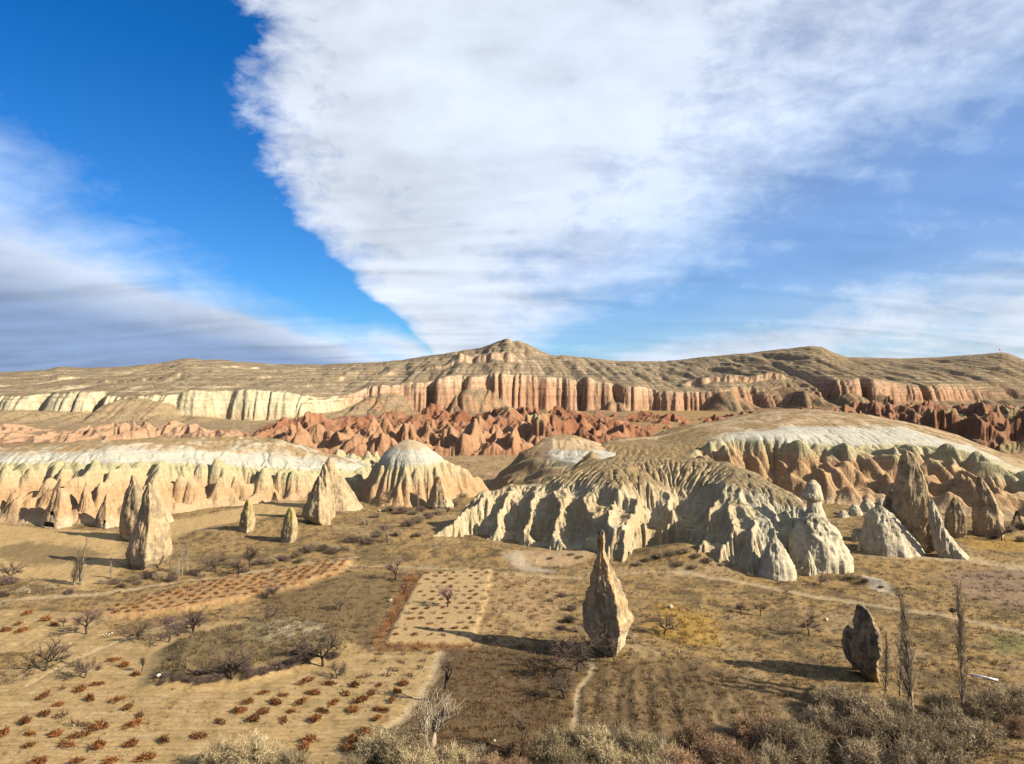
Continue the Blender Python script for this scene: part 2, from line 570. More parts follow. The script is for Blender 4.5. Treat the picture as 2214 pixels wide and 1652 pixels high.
def ground_h(X, Y, fine=True):
    X = np.asarray(X, float); Y = np.asarray(Y, float)
    h = 0.5 * fbm(X / 34, Y / 34, 3, .5, 1.0)
    if fine:
        h = h + 0.15 * fbm(X / 3.1, Y / 3.1, 4, .6, 5.0)
    smooth_f = np.maximum(soft_poly(X, Y, POLY['v1'], 2), soft_poly(X, Y, POLY['v2'], 2))
    if fine:
        h = h * (1 - .8 * smooth_f)
    # scrub mound left standing among the vines
    mm = soft_poly(X, Y, POLY['mound'], 2.2, 0.0)
    h = h + 1.5 * mm * (1 + (0.16 * fbm(X / 4, Y / 4, 3, .5, 8.0) if fine else 0))
    hx, hy = flat(470, 1440)
    h = h - 1.5 * np.exp(-(((X - hx) / 7.0) ** 2 + ((Y - hy) / 1.8) ** 2)) * mm
    # grassy knolls under the badland hills
    h = h + bump_at(X, Y, 1470, 1214, 9, 7, 3.2)
    h = h + bump_at(X, Y, 1570, 1225, 9, 5, 1.2)
    h = h + bump_at(X, Y, 570, 1148, 13, 7, 2.0, 0.15)
    h = h + bump_at(X, Y, 820, 1165, 14, 9, 1.6)
    h = h + bump_at(X, Y, 1000, 1192, 13, 4, 1.3)
    h = h + bump_at(X, Y, 1880, 1262, 6.5, 1.4, 1.3, -0.9)
    h = h + bump_at(X, Y, 1480, 1140, 14, 14, 1.5)
    for dx, dy, rr, hh in ((1316, 1404, 4.5, .55), (1872, 1462, 3.2, .4), (316, 1215, 7.5, .6), (690, 1125, 9, .8), (533, 1143, 4, .4), (625, 1166, 4, .4), (2135, 1150, 7, .7), (2065, 1156, 5, .5)):
        h = h + bump_at(X, Y, dx, dy, rr, rr * .9, hh)
    # step in front of the upper plot and of the vine terrace
    h = h + bump_at(X, Y, 1190, 1208, 12, 3.5, 1.1, 0, 4.0)
    h = h + 0.75 * soft_poly(X, Y, POLY['v3'], 0.8, .3)
    h = h + 0.35 * soft_poly(X, Y, POLY['v2'], 0.5, .2)
    if fine:
        fur = soft_poly(X, Y, POLY['w3'], 2.5, 1.0)
        row = np.sin((X - (Y - 80) * 0.10 + .5 * fbm(X / 6, Y / 6, 2)) * 2 * np.pi / 2.6)
        h = h + fur * 0.035 * row
        f1 = soft_poly(X, Y, POLY['v1'], 1.0)
        h = h + f1 * 0.035 * np.sin((Y + .04 * X + .6 * fbm(X / 8, Y / 8, 2)) * 2 * np.pi / 0.9)
        for P, w in PATHS:
            d = seg_dist(X, Y, P)
            h = h - 0.13 * np.exp(-(d / w) ** 2)
        for P in FURROWS:
            d = seg_dist(X, Y, P)
            h = h - 0.12 * np.exp(-((d + .25 * fbm(X / 1.5, Y / 1.5, 2)) / .38) ** 2)
    return h


def gpt(dx, dy):
    """where the sight line through dx,dy meets the ground"""
    z = 0.0
    for _ in range(8):
        x, y = flat(dx, dy, z)
        z = 0.5 * z + 0.5 * float(ground_h(np.array([x]), np.array([y]))[0])
    return x, y, float(ground_h(np.array([x]), np.array([y]))[0])


def gz(x, y):
    return float(ground_h(np.array([x]), np.array([y]))[0])


SAND = (.51, .36, .17); GRASS = (.355, .238, .10); BROWN = (.15, .10, .052); DARKB = (.115, .08, .045)
RUST = (.27, .145, .065); PATHC = (.54, .43, .27); OLIVE = (.215, .158, .076); WHITE = (.62, .575, .45); OCHRE = (.44, .28, .07)


def make_ground():
    nc, nr = 960, 400
    s = np.linspace(-0.84, 0.84, nc)
    v = np.linspace(0, 1, nr)
    yn, yf = 54.0, 345.0
    y = 1.0 / (1 / yn + (1 / yf - 1 / yn) * v)
    y = np.concatenate([np.linspace(-40, 52, 14), y])
    S, Y = np.meshgrid(s, y)
    X = S * (np.maximum(Y, 10) + 24)
    Z = ground_h(X, Y)
    n1 = fbm(X / 11, Y / 11, 5, .6, 2.0)
    n2 = fbm(X / 2.4, Y / 2.4, 4, .6, 4.0)
    n3 = fbm(X / 0.8, Y / 1.2, 3, .6, 6.0)
    C = np.empty(X.shape + (3,)); C[:] = GRASS
    C = cmix(C, OLIVE, ss(.0, .55, n1 + .35 * n2))
    C = cmix(C, (.36, .265, .145), ss(.1, .6, -n1 + .3 * n2) * .8)
    C = cmix(C, BROWN, ss(.0, .5, n2 + .7 * n3 + .2 * n1) * .8)

    def lay(k, col, w=0.6, e=0.5, amt=1.0):
        nonlocal C
        C = cmix(C, col, soft_poly(X, Y, POLY[k], w, e) * amt)
    lay('w2', lerp(np.array(BROWN), np.array(OLIVE), .4), 1.5, 1.2, .75)
    lay('w1', (.125, .083, .044), 0.8, .8, .85)
    lay('w3', (.185, .125, .064), 1.5, 1.5, .8)
    lay('v2b', (.44, .305, .155), 1.0, .8, .8)
    lay('ochre', OCHRE, 1.6, 2.0, .75)
    lay('ochre2', OCHRE, 1.2, 1.2, .7)
    lay('mauve', (.30, .21, .15), 2.5, 2.0, .7)
    lay('green', (.19, .20, .075), 1.6, 1.5, .6)
    lay('sandl', SAND, 1.5, 1.2); lay('sands', SAND, 1.2, 1.0); lay('sandg', OLIVE, 1.5, 1.5, .8)
    lay('v2r', RUST, .5, .6, .85)
    sandv = lerp(np.array(SAND), np.array((.40, .28, .14)), 0.25)
    lay('v1', sandv, .5, .35); lay('v1b', sandv, .7, .5); lay('v2', (.50, .355, .18), .5, .35)
    lay('v3', (.45, .285, .135), .6, .4)
    lay('plot', (.44, .31, .18), .8, .6); lay('chalk', WHITE, .8, .9, .45); lay('lens', WHITE, .6, .9, .7)
    # patchy weeds on the tilled sand
    f1 = np.maximum(soft_poly(X, Y, POLY['v1'], .5), soft_poly(X, Y, POLY['v1b'], .5))
    C = cmix(C, (.34, .25, .115), f1 * ss(.0, .7, n1 * .8 + n2 * .7 + .2) * .55)
    C = cmix(C, (.22, .155, .075), f1 * ss(.35, .8, n2 * .7 + n3 * .6) * .55)
    C = cmix(C, (.56, .44, .27), f1 * ss(.3, .9, -n2 + n3 * .3) * .5)
    pl = np.sin((Y + .05 * X + .5 * fbm(X / 9, Y / 9, 2)) * 2 * np.pi / 1.5) + .8 * np.sin((Y - .02 * X) * 2 * np.pi / .62 + n1)
    C = cmix(C, (.27, .19, .09), f1 * ss(.5, 1.6, pl + .8 * n3) * .5)
    f3 = soft_poly(X, Y, POLY['v3'], .6)
    C = cmix(C, (.33, .15, .05), f3 * ss(.05, .5, n3 + .5 * n2) * .7)
    # furrows: dark weeds along the rows
    fur = soft_poly(X, Y, POLY['w3'], 2.5, 1.0)
    row = np.sin((X - (Y - 80) * 0.10 + .5 * fbm(X / 6, Y / 6, 2)) * 2 * np.pi / 2.6)
    C = cmix(C, DARKB, fur * ss(-.2, -1.1, row + .6 * n3 + .5 * n2) * .5)
    C = cmix(C, (.36, .26, .14), fur * ss(.45, 1.2, row + .7 * n2 + .4 * n3) * .4)
    for P in FURROWS:
        d = seg_dist(X, Y, P) + .45 * n2 + .2 * n3
        C = cmix(C, (.085, .06, .034), ss(.6, .1, d) * ss(-.5, .4, n1 + .5 * n2 + .2) * .55)
    # mound
    mm = soft_poly(X, Y, POLY['mound'], .8, .7)
    C = cmix(C, OLIVE, mm)
    C = cmix(C, (.145, .108, .06), mm * ss(-.1, .5, n2 + .4 * n3))
    cx, cy = flat(625, 1385)
    C = cmix(C, (.50, .42, .28), mm * np.exp(-(((X - cx) / 4.5) ** 2 + ((Y - cy) / 4) ** 2)) * ss(-.5, .3, n2))
    for P, w in PATHS:
        d = seg_dist(X, Y, P) + .25 * w * n2
        C = cmix(C, PATHC, ss(w * 1.3, w * .4, d + .15 * w * n3) * .62)
    # bare pale ground at the foot of the badland hill
    far = ss(200, 280, Y)
    C = cmix(C, (.42, .29, .17), far * ss(-.3, .5, n1))
    o = sheet('ground', X, Y, Z, C, M_GROUND)
    # the land going on all round
    V = []; F = []
    ring = [(-9000, -9000), (9000, -9000), (9000, 9000), (-9000, 9000)]
    Vp = np.array([(x, y_, -2.5) for x, y_ in ring]); Fp = np.array([[0, 1, 2, 3]])
    o2 = obj('terrain', mesh_from('terrain', Vp, Fp, M_GROUND, np.tile(np.array(GRASS), (4, 1))))
    o2['kind'] = 'structure'


make_ground()


# ------------------------------------------------------------------ erosion of a height grid
def erode(h, cell, iters, K, m=0.5, diff=0.06, hard=None, seed=1):
    n, w = h.shape
    N = n * w
    r = np.random.RandomState(seed)
    base = np.arange(N).reshape(n, w)
    offs = [(-1, 0, 1), (1, 0, 1), (0, -1, 1), (0, 1, 1), (-1, -1, 1.4142), (-1, 1, 1.4142), (1, -1, 1.4142), (1, 1, 1.4142)]
    for it in range(iters):
        hp = np.pad(h, 1, mode='edge')
        best = np.zeros((n, w)); rcv = base.copy()
        for dy, dx, L in offs:
            s = (h - hp[1 + dy:1 + dy + n, 1 + dx:1 + dx + w]) / (L * cell)
            if dy: s[0 if dy < 0 else -1, :] = -1
            if dx: s[:, 0 if dx < 0 else -1] = -1
            b = s > best
            best = np.where(b, s, best)
            rcv = np.where(b, base + dy * w + dx, rcv)
        rc = rcv.ravel(); pit = rc == base.ravel()
        A = np.ones(N); wgt = np.where(pit, 0, 1.0)
        src = np.nonzero(~pit)[0]; wv = np.ones(len(src))
        cur = wgt
        for k in range(260):
            nz = np.nonzero(cur)[0]
            if len(nz) == 0:
                break
            nw = np.bincount(rc[nz], weights=cur[nz], minlength=N)
            A += nw
            nw[pit] = 0
            cur = nw
        A = A.reshape(n, w) * cell * cell
        E = K * A ** m * best
        if hard is not None:
            E = E * hard
        E = np.minimum(E, 0.45 * best * cell)
        h = h - E
        hp = np.pad(h, 1, mode='edge')
        lap = hp[:-2, 1:-1] + hp[2:, 1:-1] + hp[1:-1, :-2] + hp[1:-1, 2:] - 4 * h
        h = h + diff * lap
    return h


def rbf(pts, X, Y):
    """surface through control points (x,y,z), straight between them"""
    P = np.array(pts, float)
    D = np.hypot(P[:, None, 0] - P[None, :, 0], P[:, None, 1] - P[None, :, 1])
    n = len(P)
    A = np.zeros((n + 3, n + 3)); A[:n, :n] = -D
    A[:n, n] = 1; A[:n, n + 1] = P[:, 0]; A[:n, n + 2] = P[:, 1]; A[n:, :n] = A[:n, n:].T
    b = np.zeros(n + 3); b[:n] = P[:, 2]
    c = np.linalg.lstsq(A, b, rcond=None)[0]
    Z = c[n] + c[n + 1] * X + c[n + 2] * Y
    for i in range(n):
        Z = Z - c[i] * np.hypot(X - P[i, 0], Y - P[i, 1])
    return Z


def slope_nz(X, Y, Z):
    gy = np.gradient(Z, axis=0) / np.maximum(np.abs(np.gradient(Y, axis=0)), 1e-6)
    gx = np.gradient(Z, axis=1) / np.maximum(np.abs(np.gradient(X, axis=1)), 1e-6)
    return 1 / np.sqrt(1 + gx * gx + gy * gy), gx, gy


def grid(x0, x1, y0, y1, cell):
    return np.meshgrid(np.arange(x0, x1, cell), np.arange(y0, y1, cell))


def gl(dx, dy, z=0.0):
    x, y = flat(dx, dy, 0)
    return (x, y, z)


PINK = (.56, .37, .205); CREAM = (.60, .49, .30); GREENB = (.51, .475, .285); WCAP = (.56, .545, .46); VEG = (.30, .215, .11); PINKW = (.56, .42, .27)


# ------------------------------------------------------------------ left mesa
def left_mesa():
    X, Y = grid(-200, -36, 172, 300, 0.36)
    base = [(-400, 1125), (-150, 1130), (0, 1134), (130, 1140), (250, 1137), (330, 1124), (440, 1102), (580, 1087), (660, 1082), (740, 1072), (800, 1062)]
    green = [(-400, 1005, 197), (-150, 1003, 197), (0, 1005, 194), (130, 1000, 195), (250, 1003, 197), (330, 1003, 203), (440, 1006, 211), (560, 1012, 219), (660, 1017, 225), (760, 1022, 232)]
    wtop = [(-400, 985, 203), (-150, 985, 203), (0, 985, 200), (150, 978, 201), (250, 972, 204), (330, 972, 210), (440, 973, 218), (560, 980, 227), (660, 990, 234), (760, 1001, 242)]
    crest = [(-400, 970, 228), (-150, 972, 226), (0, 972, 224), (200, 958, 230), (400, 948, 237), (500, 944, 241), (580, 944, 246), (640, 956, 250), (700, 980, 255), (790, 1003, 262)]
    pts = [gl(a, b, -0.4) for a, b in base] + [at(*p) for p in green + wtop + crest]
    pts += [(x, y - 8, -2.0) for x, y, z in (gl(a, b) for a, b in base)]
    pts += [(x, y + 28, z * .45) for x, y, z in (at(*p) for p in crest)] + [(x, y + 60, -1) for x, y, z in (at(*p) for p in crest)]
    H = rbf(pts, X, Y)
    ga = [(p[0] - CXD) / FD for p in green]; gzv = [at(*p)[2] for p in green]
    zg = np.interp(X / Y, ga, gzv)
    f = np.clip(H / zg, -.3, 2)
    face = ss(.02, .35, f) * ss(1.08, .72, f)
    # spurs and cones standing out of the face
    wx = X + 1.6 * fbm(X / 9, Y / 9, 2, .5, 3.); wy = Y + 1.2 * fbm(X / 9, Y / 9, 2, .5, 7.)
    a, b, i1 = worley(wx / 6.6, wy / 8.0, 1)
    c, d, i2 = worley(wx / 3.8, wy / 4.4, 2)
    cone = np.clip(1 - a / .80, -.3, 1) * (0.75 + .55 * i1)
    cone2 = np.clip(1 - c / .8, -.3, 1) * (0.7 + .6 * i2)
    H = H + face * (6.4 * (cone - .36) + 4.0 * (cone2 - .40))
    up = ss(.95, 1.1, f)
    H = H + up * (.7 * fbm(X / 9, Y / 9, 4, .5, 9.) - .35 * np.abs(fbm(X / 3.2, Y / 7., 3, .5, 2.)))
    H = erode(H + .08 * fbm(X / 1.1, Y / 1.1, 3), .36, 10, .06, .5, .02, hard=1.0 - .5 * up)
    nz, gx, gy = slope_nz(X, Y, H)
    n1 = fbm(X / 8, Y / 8, 4, .55, 4.); n2 = fbm(X / 2, Y / 2, 4, .55, 5.)
    rel = H - zg + .45 * n1 + .4 * n2
    C = np.empty(X.shape + (3,)); C[:] = PINK
    C = cmix(C, (.50, .315, .165), ss(-.1, .6, n1) * .6)
    C = cmix(C, PINKW, ss(3.5, 0.5, H + n2) * .55)
    C = cmix(C, CREAM, ss(-6.5, -3.0, rel) * .75)
    C = cmix(C, GREENB, ss(-3.4, -.9, rel) * .85)
    C = cmix(C, (.38, .37, .19), ss(-.75, -.35, rel) * ss(.15, -.1, rel) * ss(-.3, .3, n2) * .6)
    C = cmix(C, WCAP, ss(-.1, .25, rel) * ss(.90, 1.0, f))
    wz = np.interp(X / Y, [(p[0] - CXD) / FD for p in wtop], [at(*p)[2] for p in wtop])
    relw = H - wz + .5 * n1
    C = cmix(C, (.50, .44, .32), ss(-.6, .1, relw) * .7)
    C = cmix(C, (.50, .36, .22), ss(-.5, .6, relw) * ss(-.3, .3, n1 + .4 * n2) * .8)
    veg = np.maximum(ss(.4, 1.2, relw) * ss(.90, .965, nz), ss(.05, .6, relw) * ss(.0, .5, n2 + n1) * .8)
    C = cmix(C, lerp(np.array(VEG), np.array(GRASS), .5), veg * .85)
    C = cmix(C, OLIVE, ss(.0, -1.0, Y * 0 + H - 1.0) * ss(.8, .93, nz))
    g = ground_h(X, Y, False)
    sheet('mesa_left', X, Y, H, C, M_TUFF, keep=H > g - 1.2)


left_mesa()


# ------------------------------------------------------------------ white capped dome hill
def dome_hill():
    cx, cy, _ = at(882, 955, 221)
    X, Y = grid(cx - 26, cx + 30, 196, 252, 0.30)
    ctrl = []
    top = [(850, 968, 221), (880, 955, 222), (910, 962, 223), (940, 982, 224), (830, 985, 221)]
    capb = [(815, 1003, 216), (840, 1004, 212), (880, 1003, 210.5), (920, 1003, 212), (950, 1001, 216), (985, 1003, 226), (1000, 1018, 226)]
    base = [(775, 1080), (800, 1092), (850, 1096), (900, 1094), (945, 1087), (985, 1075)]
    ctrl += [at(*p) for p in top + capb] + [gl(a, b, -.3) for a, b in base]
    ctrl += [(x, y - 7, -3) for x, y, z in (gl(a, b) for a, b in base)]
    ctrl += [(cx - 17, 222, -.5), (cx - 14, 236, 0), (cx, 242, 0), (cx + 14, 242, 0), (cx + 24, 236, 0), (cx + 26, 226, 0), (cx - 25, 226, -3), (cx, 252, -3), (cx + 29, 240, -3)]
    H = rbf(ctrl, X, Y)
    zc = 10.6
    f = H / zc
    face = ss(0.02, .3, f) * ss(1.02, .8, f)
    ang = np.arctan2(X - cx, -(Y - 222)); rad = np.hypot(X - cx, Y - 222)
    a, b, i1 = worley(ang * 4.2 + 40, rad / 7.0 + 10, 3)
    c, d, i2 = worley(ang * 9 + 40, rad / 4.0 + 10, 4)
    H = H + face * (4.2 * (np.clip(1 - a / .75, -.3, 1) * (.6 + .6 * i1) - .32) + 1.0 * (1 - c / .8 - .4))
    up = ss(.97, 1.05, f)
    H = H + up * .7
    H = H + up * (.3 * fbm(X / 4, Y / 4, 3))
    H = erode(H + .06 * fbm(X, Y, 3), .30, 14, .06, .5, .05, hard=1 - .8 * up)
    nz, gx, gy = slope_nz(X, Y, H)
    n1 = fbm(X / 6, Y / 6, 4, .55, 4.); n2 = fbm(X / 1.6, Y / 1.6, 4, .55, 5.)
    rel = H - zc + .3 * n1
    C = np.empty(X.shape + (3,)); C[:] = PINK
    C = cmix(C, CREAM, ss(-7, -3.0, rel) * .8)
    C = cmix(C, GREENB, ss(-3., -.8, rel) * .5)
    C = cmix(C, WCAP, ss(-.15, .15, rel))
    C = cmix(C, (.55, .44, .29), ss(4.0, 5.0, rel + .6 * n2))
    g = ground_h(X, Y, False)
    sheet('hill_dome', X, Y, H, C, M_TUFF, keep=H > g - 1.2)


dome_hill()


# ------------------------------------------------------------------ central badland hill
def badland_hill():
    X, Y = grid(-26, 101, 116, 222, 0.25)
    base = [(885, 1172), (930, 1170), (990, 1168), (1060, 1168), (1130, 1182), (1200, 1194), (1270, 1206), (1345, 1230), (1400, 1205), (1690, 1250), (1750, 1240), (1825, 1224), (1850, 1185)]
    rim = [(985, 1092, 168), (1040, 1050, 171.5), (1110, 1046, 172), (1190, 1040, 167), (1260, 1050, 159), (1340, 1056, 151.5), (1410, 1052, 156), (1450, 1050, 160), (1500, 1052, 157), (1545, 1052, 149), (1600, 1058, 144.5),
           (1650, 1078, 141.5), (1700, 1095, 140.5), (1745, 1104, 142.5), (1800, 1120, 143), (1835, 1150, 142)]
    crest = [(1100, 1040, 178), (1210, 1026, 184), (1280, 972, 191), (1340, 984, 178), (1420, 987, 175), (1500, 989, 173), (1580, 999, 169), (1640, 1021, 164), (1690, 1058, 160), (1740, 1080, 156)]
    mids = [(1345, 1150, 141.5), (1440, 1135, 154), (1100, 1120, 166), (1200, 1125, 157), (1270, 1130, 151), (1560, 1130, 139), (1690, 1180, 133.5), (1500, 1130, 144), (1620, 1150, 136)]
    rim = [(p[0], p[1] - 2, p[2] + (4.5 if p[0] < 1740 else 1.0)) for p in rim]
    mids = [(p[0], p[1], p[2] + 1.5) for p in mids]
    pts = [gl(a, b, -.3) for a, b in base] + [at(*p) for p in rim + crest + mids] + [at(*p) for p in [(1450, 1190, 146), (1500, 1198, 137), (1560, 1214, 134.5), (1625, 1230, 132)]]
    pts += [(x, y - 7, -2.) for x, y, z in (at(*p) for p in [(1450, 1190, 146), (1500, 1198, 137), (1560, 1214, 134.5), (1625, 1230, 132)])]
    pts += [(x, y - 8, -3.0) for x, y, z in (gl(a, b) for a, b in base)]
    pts += [(x, y + 10, z * .72) for x, y, z in (at(*p) for p in crest[:8])] + [(x, y + 26, 1.) for x, y, z in (at(*p) for p in crest)] + [(x, y + 45, -2) for x, y, z in (at(*p) for p in crest)]
    pts += [at(960, 1130, 172)[:2] + (2.,), (-22, 185, -1), (-12, 205, -1), (70, 160, 2.6), (66, 172, 1.0), (80, 158, 2.6), (88, 160, 2.2), (86, 182, -1), (100, 160, -.6), (98, 178, -1.5)]
    pts += [gl(*p) for p in [(1880, 1196, -.2), (1930, 1198, -.2), (1990, 1204, -.2), (2050, 1210, -.2), (2095, 1208, -.3), (2110, 1190, -.8)]] + [at(*p) for p in [(1880, 1150, 150), (1930, 1160, 150), (2010, 1170, 150), (2050, 1178, 150)]]
    pts += [(x, y - 6, -2.5) for x, y, z in (gl(*p) for p in [(1880, 1196), (1930, 1198), (1990, 1204), (2050, 1210), (2095, 1208)])]
    H = rbf(pts, X, Y)
    H0 = H.copy()
    rz_ = np.interp(X / Y, [(p[0] - CXD) / FD for p in rim], [at(*p)[2] for p in rim])
    f = np.clip(H / np.maximum(rz_, 3), -.3, 2)
    face = ss(.03, .25, f) * ss(1.04, .82, f)
    low = ss(.04, .25, f) * ss(.80, .40, f)
    SP = [[(1040, 1050, 171), (985, 1110, 165), (925, 1168, 159)], [(1100, 1046, 172), (1085, 1100, 165), (1062, 1166, 160)], [(1150, 1044, 170), (1140, 1110, 162), (1128, 1182, 152)], [(1195, 1040, 167), (1205, 1110, 158), (1195, 1192, 149)],
          [(1260, 1050, 159), (1280, 1120, 150), (1262, 1204, 144)], [(1385, 1040, 155), (1362, 1110, 145), (1348, 1228, 135)], [(1450, 1050, 160), (1440, 1120, 155), (1448, 1188, 150)], [(1560, 1050, 150), (1530, 1080, 146), (1505, 1195, 136)],
          [(1585, 1054, 147), (1572, 1140, 138), (1560, 1214, 133)], [(1620, 1064, 143), (1626, 1140, 136), (1630, 1230, 131)], [(1660, 1084, 141), (1680, 1160, 135), (1696, 1250, 128)], [(1745, 1104, 142), (1765, 1170, 135), (1772, 1240, 130)], [(1320, 1060, 153), (1315, 1130, 146), (1308, 1215, 140)]]
    sd_ = np.full(X.shape, 99.)
    wxs = X + 1.1 * fbm(X / 5, Y / 5, 3, .5, 53.)
    for sp in SP:
        sd_ = np.minimum(sd_, seg_dist(wxs, Y, np.array([at(*p)[:2] for p in sp])))
    rib = np.clip(1 - sd_ / 5.2, -.2, 1)
    H = H + ss(-.16, .12, f) * (.25 * ss(1.15, .9, f) + .75 * ss(.98, .45, f)) * 8.6 * (rib - .40)
    wx = X + 1.2 * fbm(X / 7, Y / 7, 2, .5, 13.); wy = Y + 1.2 * fbm(X / 7, Y / 7, 2, .5, 17.)
    a, b, i1 = worley(wx / 5.2, wy / 5.6, 5)
    c, d, i2 = worley(wx / 2.4, wy / 3.4, 6)
    H = H + low * (2.6 * (np.clip(1 - a / .78, -.2, 1) * (.55 + .8 * i1) - .33)) + face * 1.5 * (np.clip(1 - c / .8, -.2, 1) * (.6 + .6 * i2) - .36)
    # rills and ribs running down the slope
    H = H - face * 2.2 * np.abs(fbm(X / 3.6, Y / 13.0, 3, .5, 31.))
    H = H + .10 * fbm(X / 1.2, Y / 1.2, 3, .5, 2.)
    top = ss(.93, 1.06, f)
    H = H + top * .35 * fbm(X / 6, Y / 6, 3, .5, 3.)
    H = erode(H, .25, 26, .15, .5, .010, hard=1 - .75 * top)
    nz, gx, gy = slope_nz(X, Y, H)
    n1 = fbm(X / 8, Y / 8, 4, .55, 4.); n2 = fbm(X / 2, Y / 2, 4, .55, 5.); n3 = fbm(X / .7, Y / .7, 3, .55, 6.)
    C = np.empty(X.shape + (3,)); C[:] = (.60, .485, .30)
    white = ss(40, 50, X + 3 * n1)
    C = cmix(C, (.63, .59, .44), white)
    C = cmix(C, (.53, .42, .245), ss(.0, .7, n1) * .5)
    C = cmix(C, (.67, .60, .43), ss(.0, .6, -n1 + n2 * .3) * .5)
    C = cmix(C, (.50, .48, .30), ss(.1, .6, n2 * .6 + n1) * white * .4)
    f2 = H0 / np.maximum(rz_, 3) + .05 * n2
    veg = ss(.95, 1.03, f2) * ss(.70, .84, nz)
    veg = np.maximum(veg, ss(1.02, 1.10, f2) * ss(.5, .7, nz))
    veg = np.maximum(veg, ss(.15, .5, n1 + .7 * n2) * ss(.82, .93, nz) * .9)
    veg = veg * np.maximum(ss(67, 61, X + 2 * n1), .9 * ss(.35, .7, n2 + .5 * n1))
    C = cmix(C, lerp(np.array(VEG), np.array(OLIVE), .3), veg * (.85 + .15 * n3))
    C = cmix(C, BROWN, veg * ss(.0, .5, n3 + .4 * n2) * .75)
    C = cmix(C, (.42, .31, .16), veg * ss(.2, .7, n1 - n2 * .3) * .7)
    g = ground_h(X, Y, False)
    sheet('hill_badland', X, Y, H, C, M_TUFF, keep=H > g - 1.2)
    return X, Y, H


BX, BY, BH = badland_hill()


# ------------------------------------------------------------------ hill behind, with a white shoulder
def back_hill():
    X, Y = grid(-14, 46, 206, 282, 0.36)
    pts = [at(*p) for p in [(1175, 946, 242), (1215, 939, 246), (1260, 945, 246), (1290, 955, 240), (1130, 995, 232), (1095, 1045, 226), (1200, 1040, 214), (1250, 1010, 216), (1180, 985, 229),
                            (1260, 968, 232), (1150, 965, 238), (1320, 985, 225)]]
    pts += [(-6, 222, -2), (-12, 240, -2), (-4, 256, -1), (10, 272, -1), (30, 276, 0), (44, 270, 1), (44, 240, 8), (44, 215, 4), (10, 206, -1), (30, 206, 2)]
    H = rbf(pts, X, Y)
    a, b, i1 = worley(X / 6 + .2 * Y, Y / 8, 7)
    face = ss(1, 4, H) * ss(13.5, 10, H)
    H = H + face * 2.4 * (np.clip(1 - a / .8, -.2, 1) - .35) + .4 * fbm(X / 7, Y / 7, 3)
    H = erode(H, .36, 10, .06, .5, .05)
    nz, gx, gy = slope_nz(X, Y, H)
    n1 = fbm(X / 6, Y / 6, 4, .55, 4.); n2 = fbm(X / 1.6, Y / 1.6, 4, .55, 5.)
    C = np.empty(X.shape + (3,)); C[:] = (.50, .36, .22)
    C = cmix(C, WCAP, ss(10.2, 10.8, H + .3 * n1) * ss(13.6, 13.0, H + .3 * n1) * ss(8, 16, X))
    C = cmix(C, GREENB, ss(8.6, 9.4, H + .3 * n1) * ss(10.8, 10.2, H + .3 * n1) * .6)
    C = cmix(C, (.56, .42, .26), ss(13.2, 14, H))
    C = cmix(C, VEG, ss(15.5, 16.5, H + n2) * .7)
    C = cmix(C, (.34, .24, .135), ss(14, 6, X) * .75)  # shade of the left-facing slope, painted into the colour
    g = ground_h(X, Y, False)
    sheet('hill_back', X, Y, H, C, M_TUFF, keep=H > g - 1.2)


back_hill()


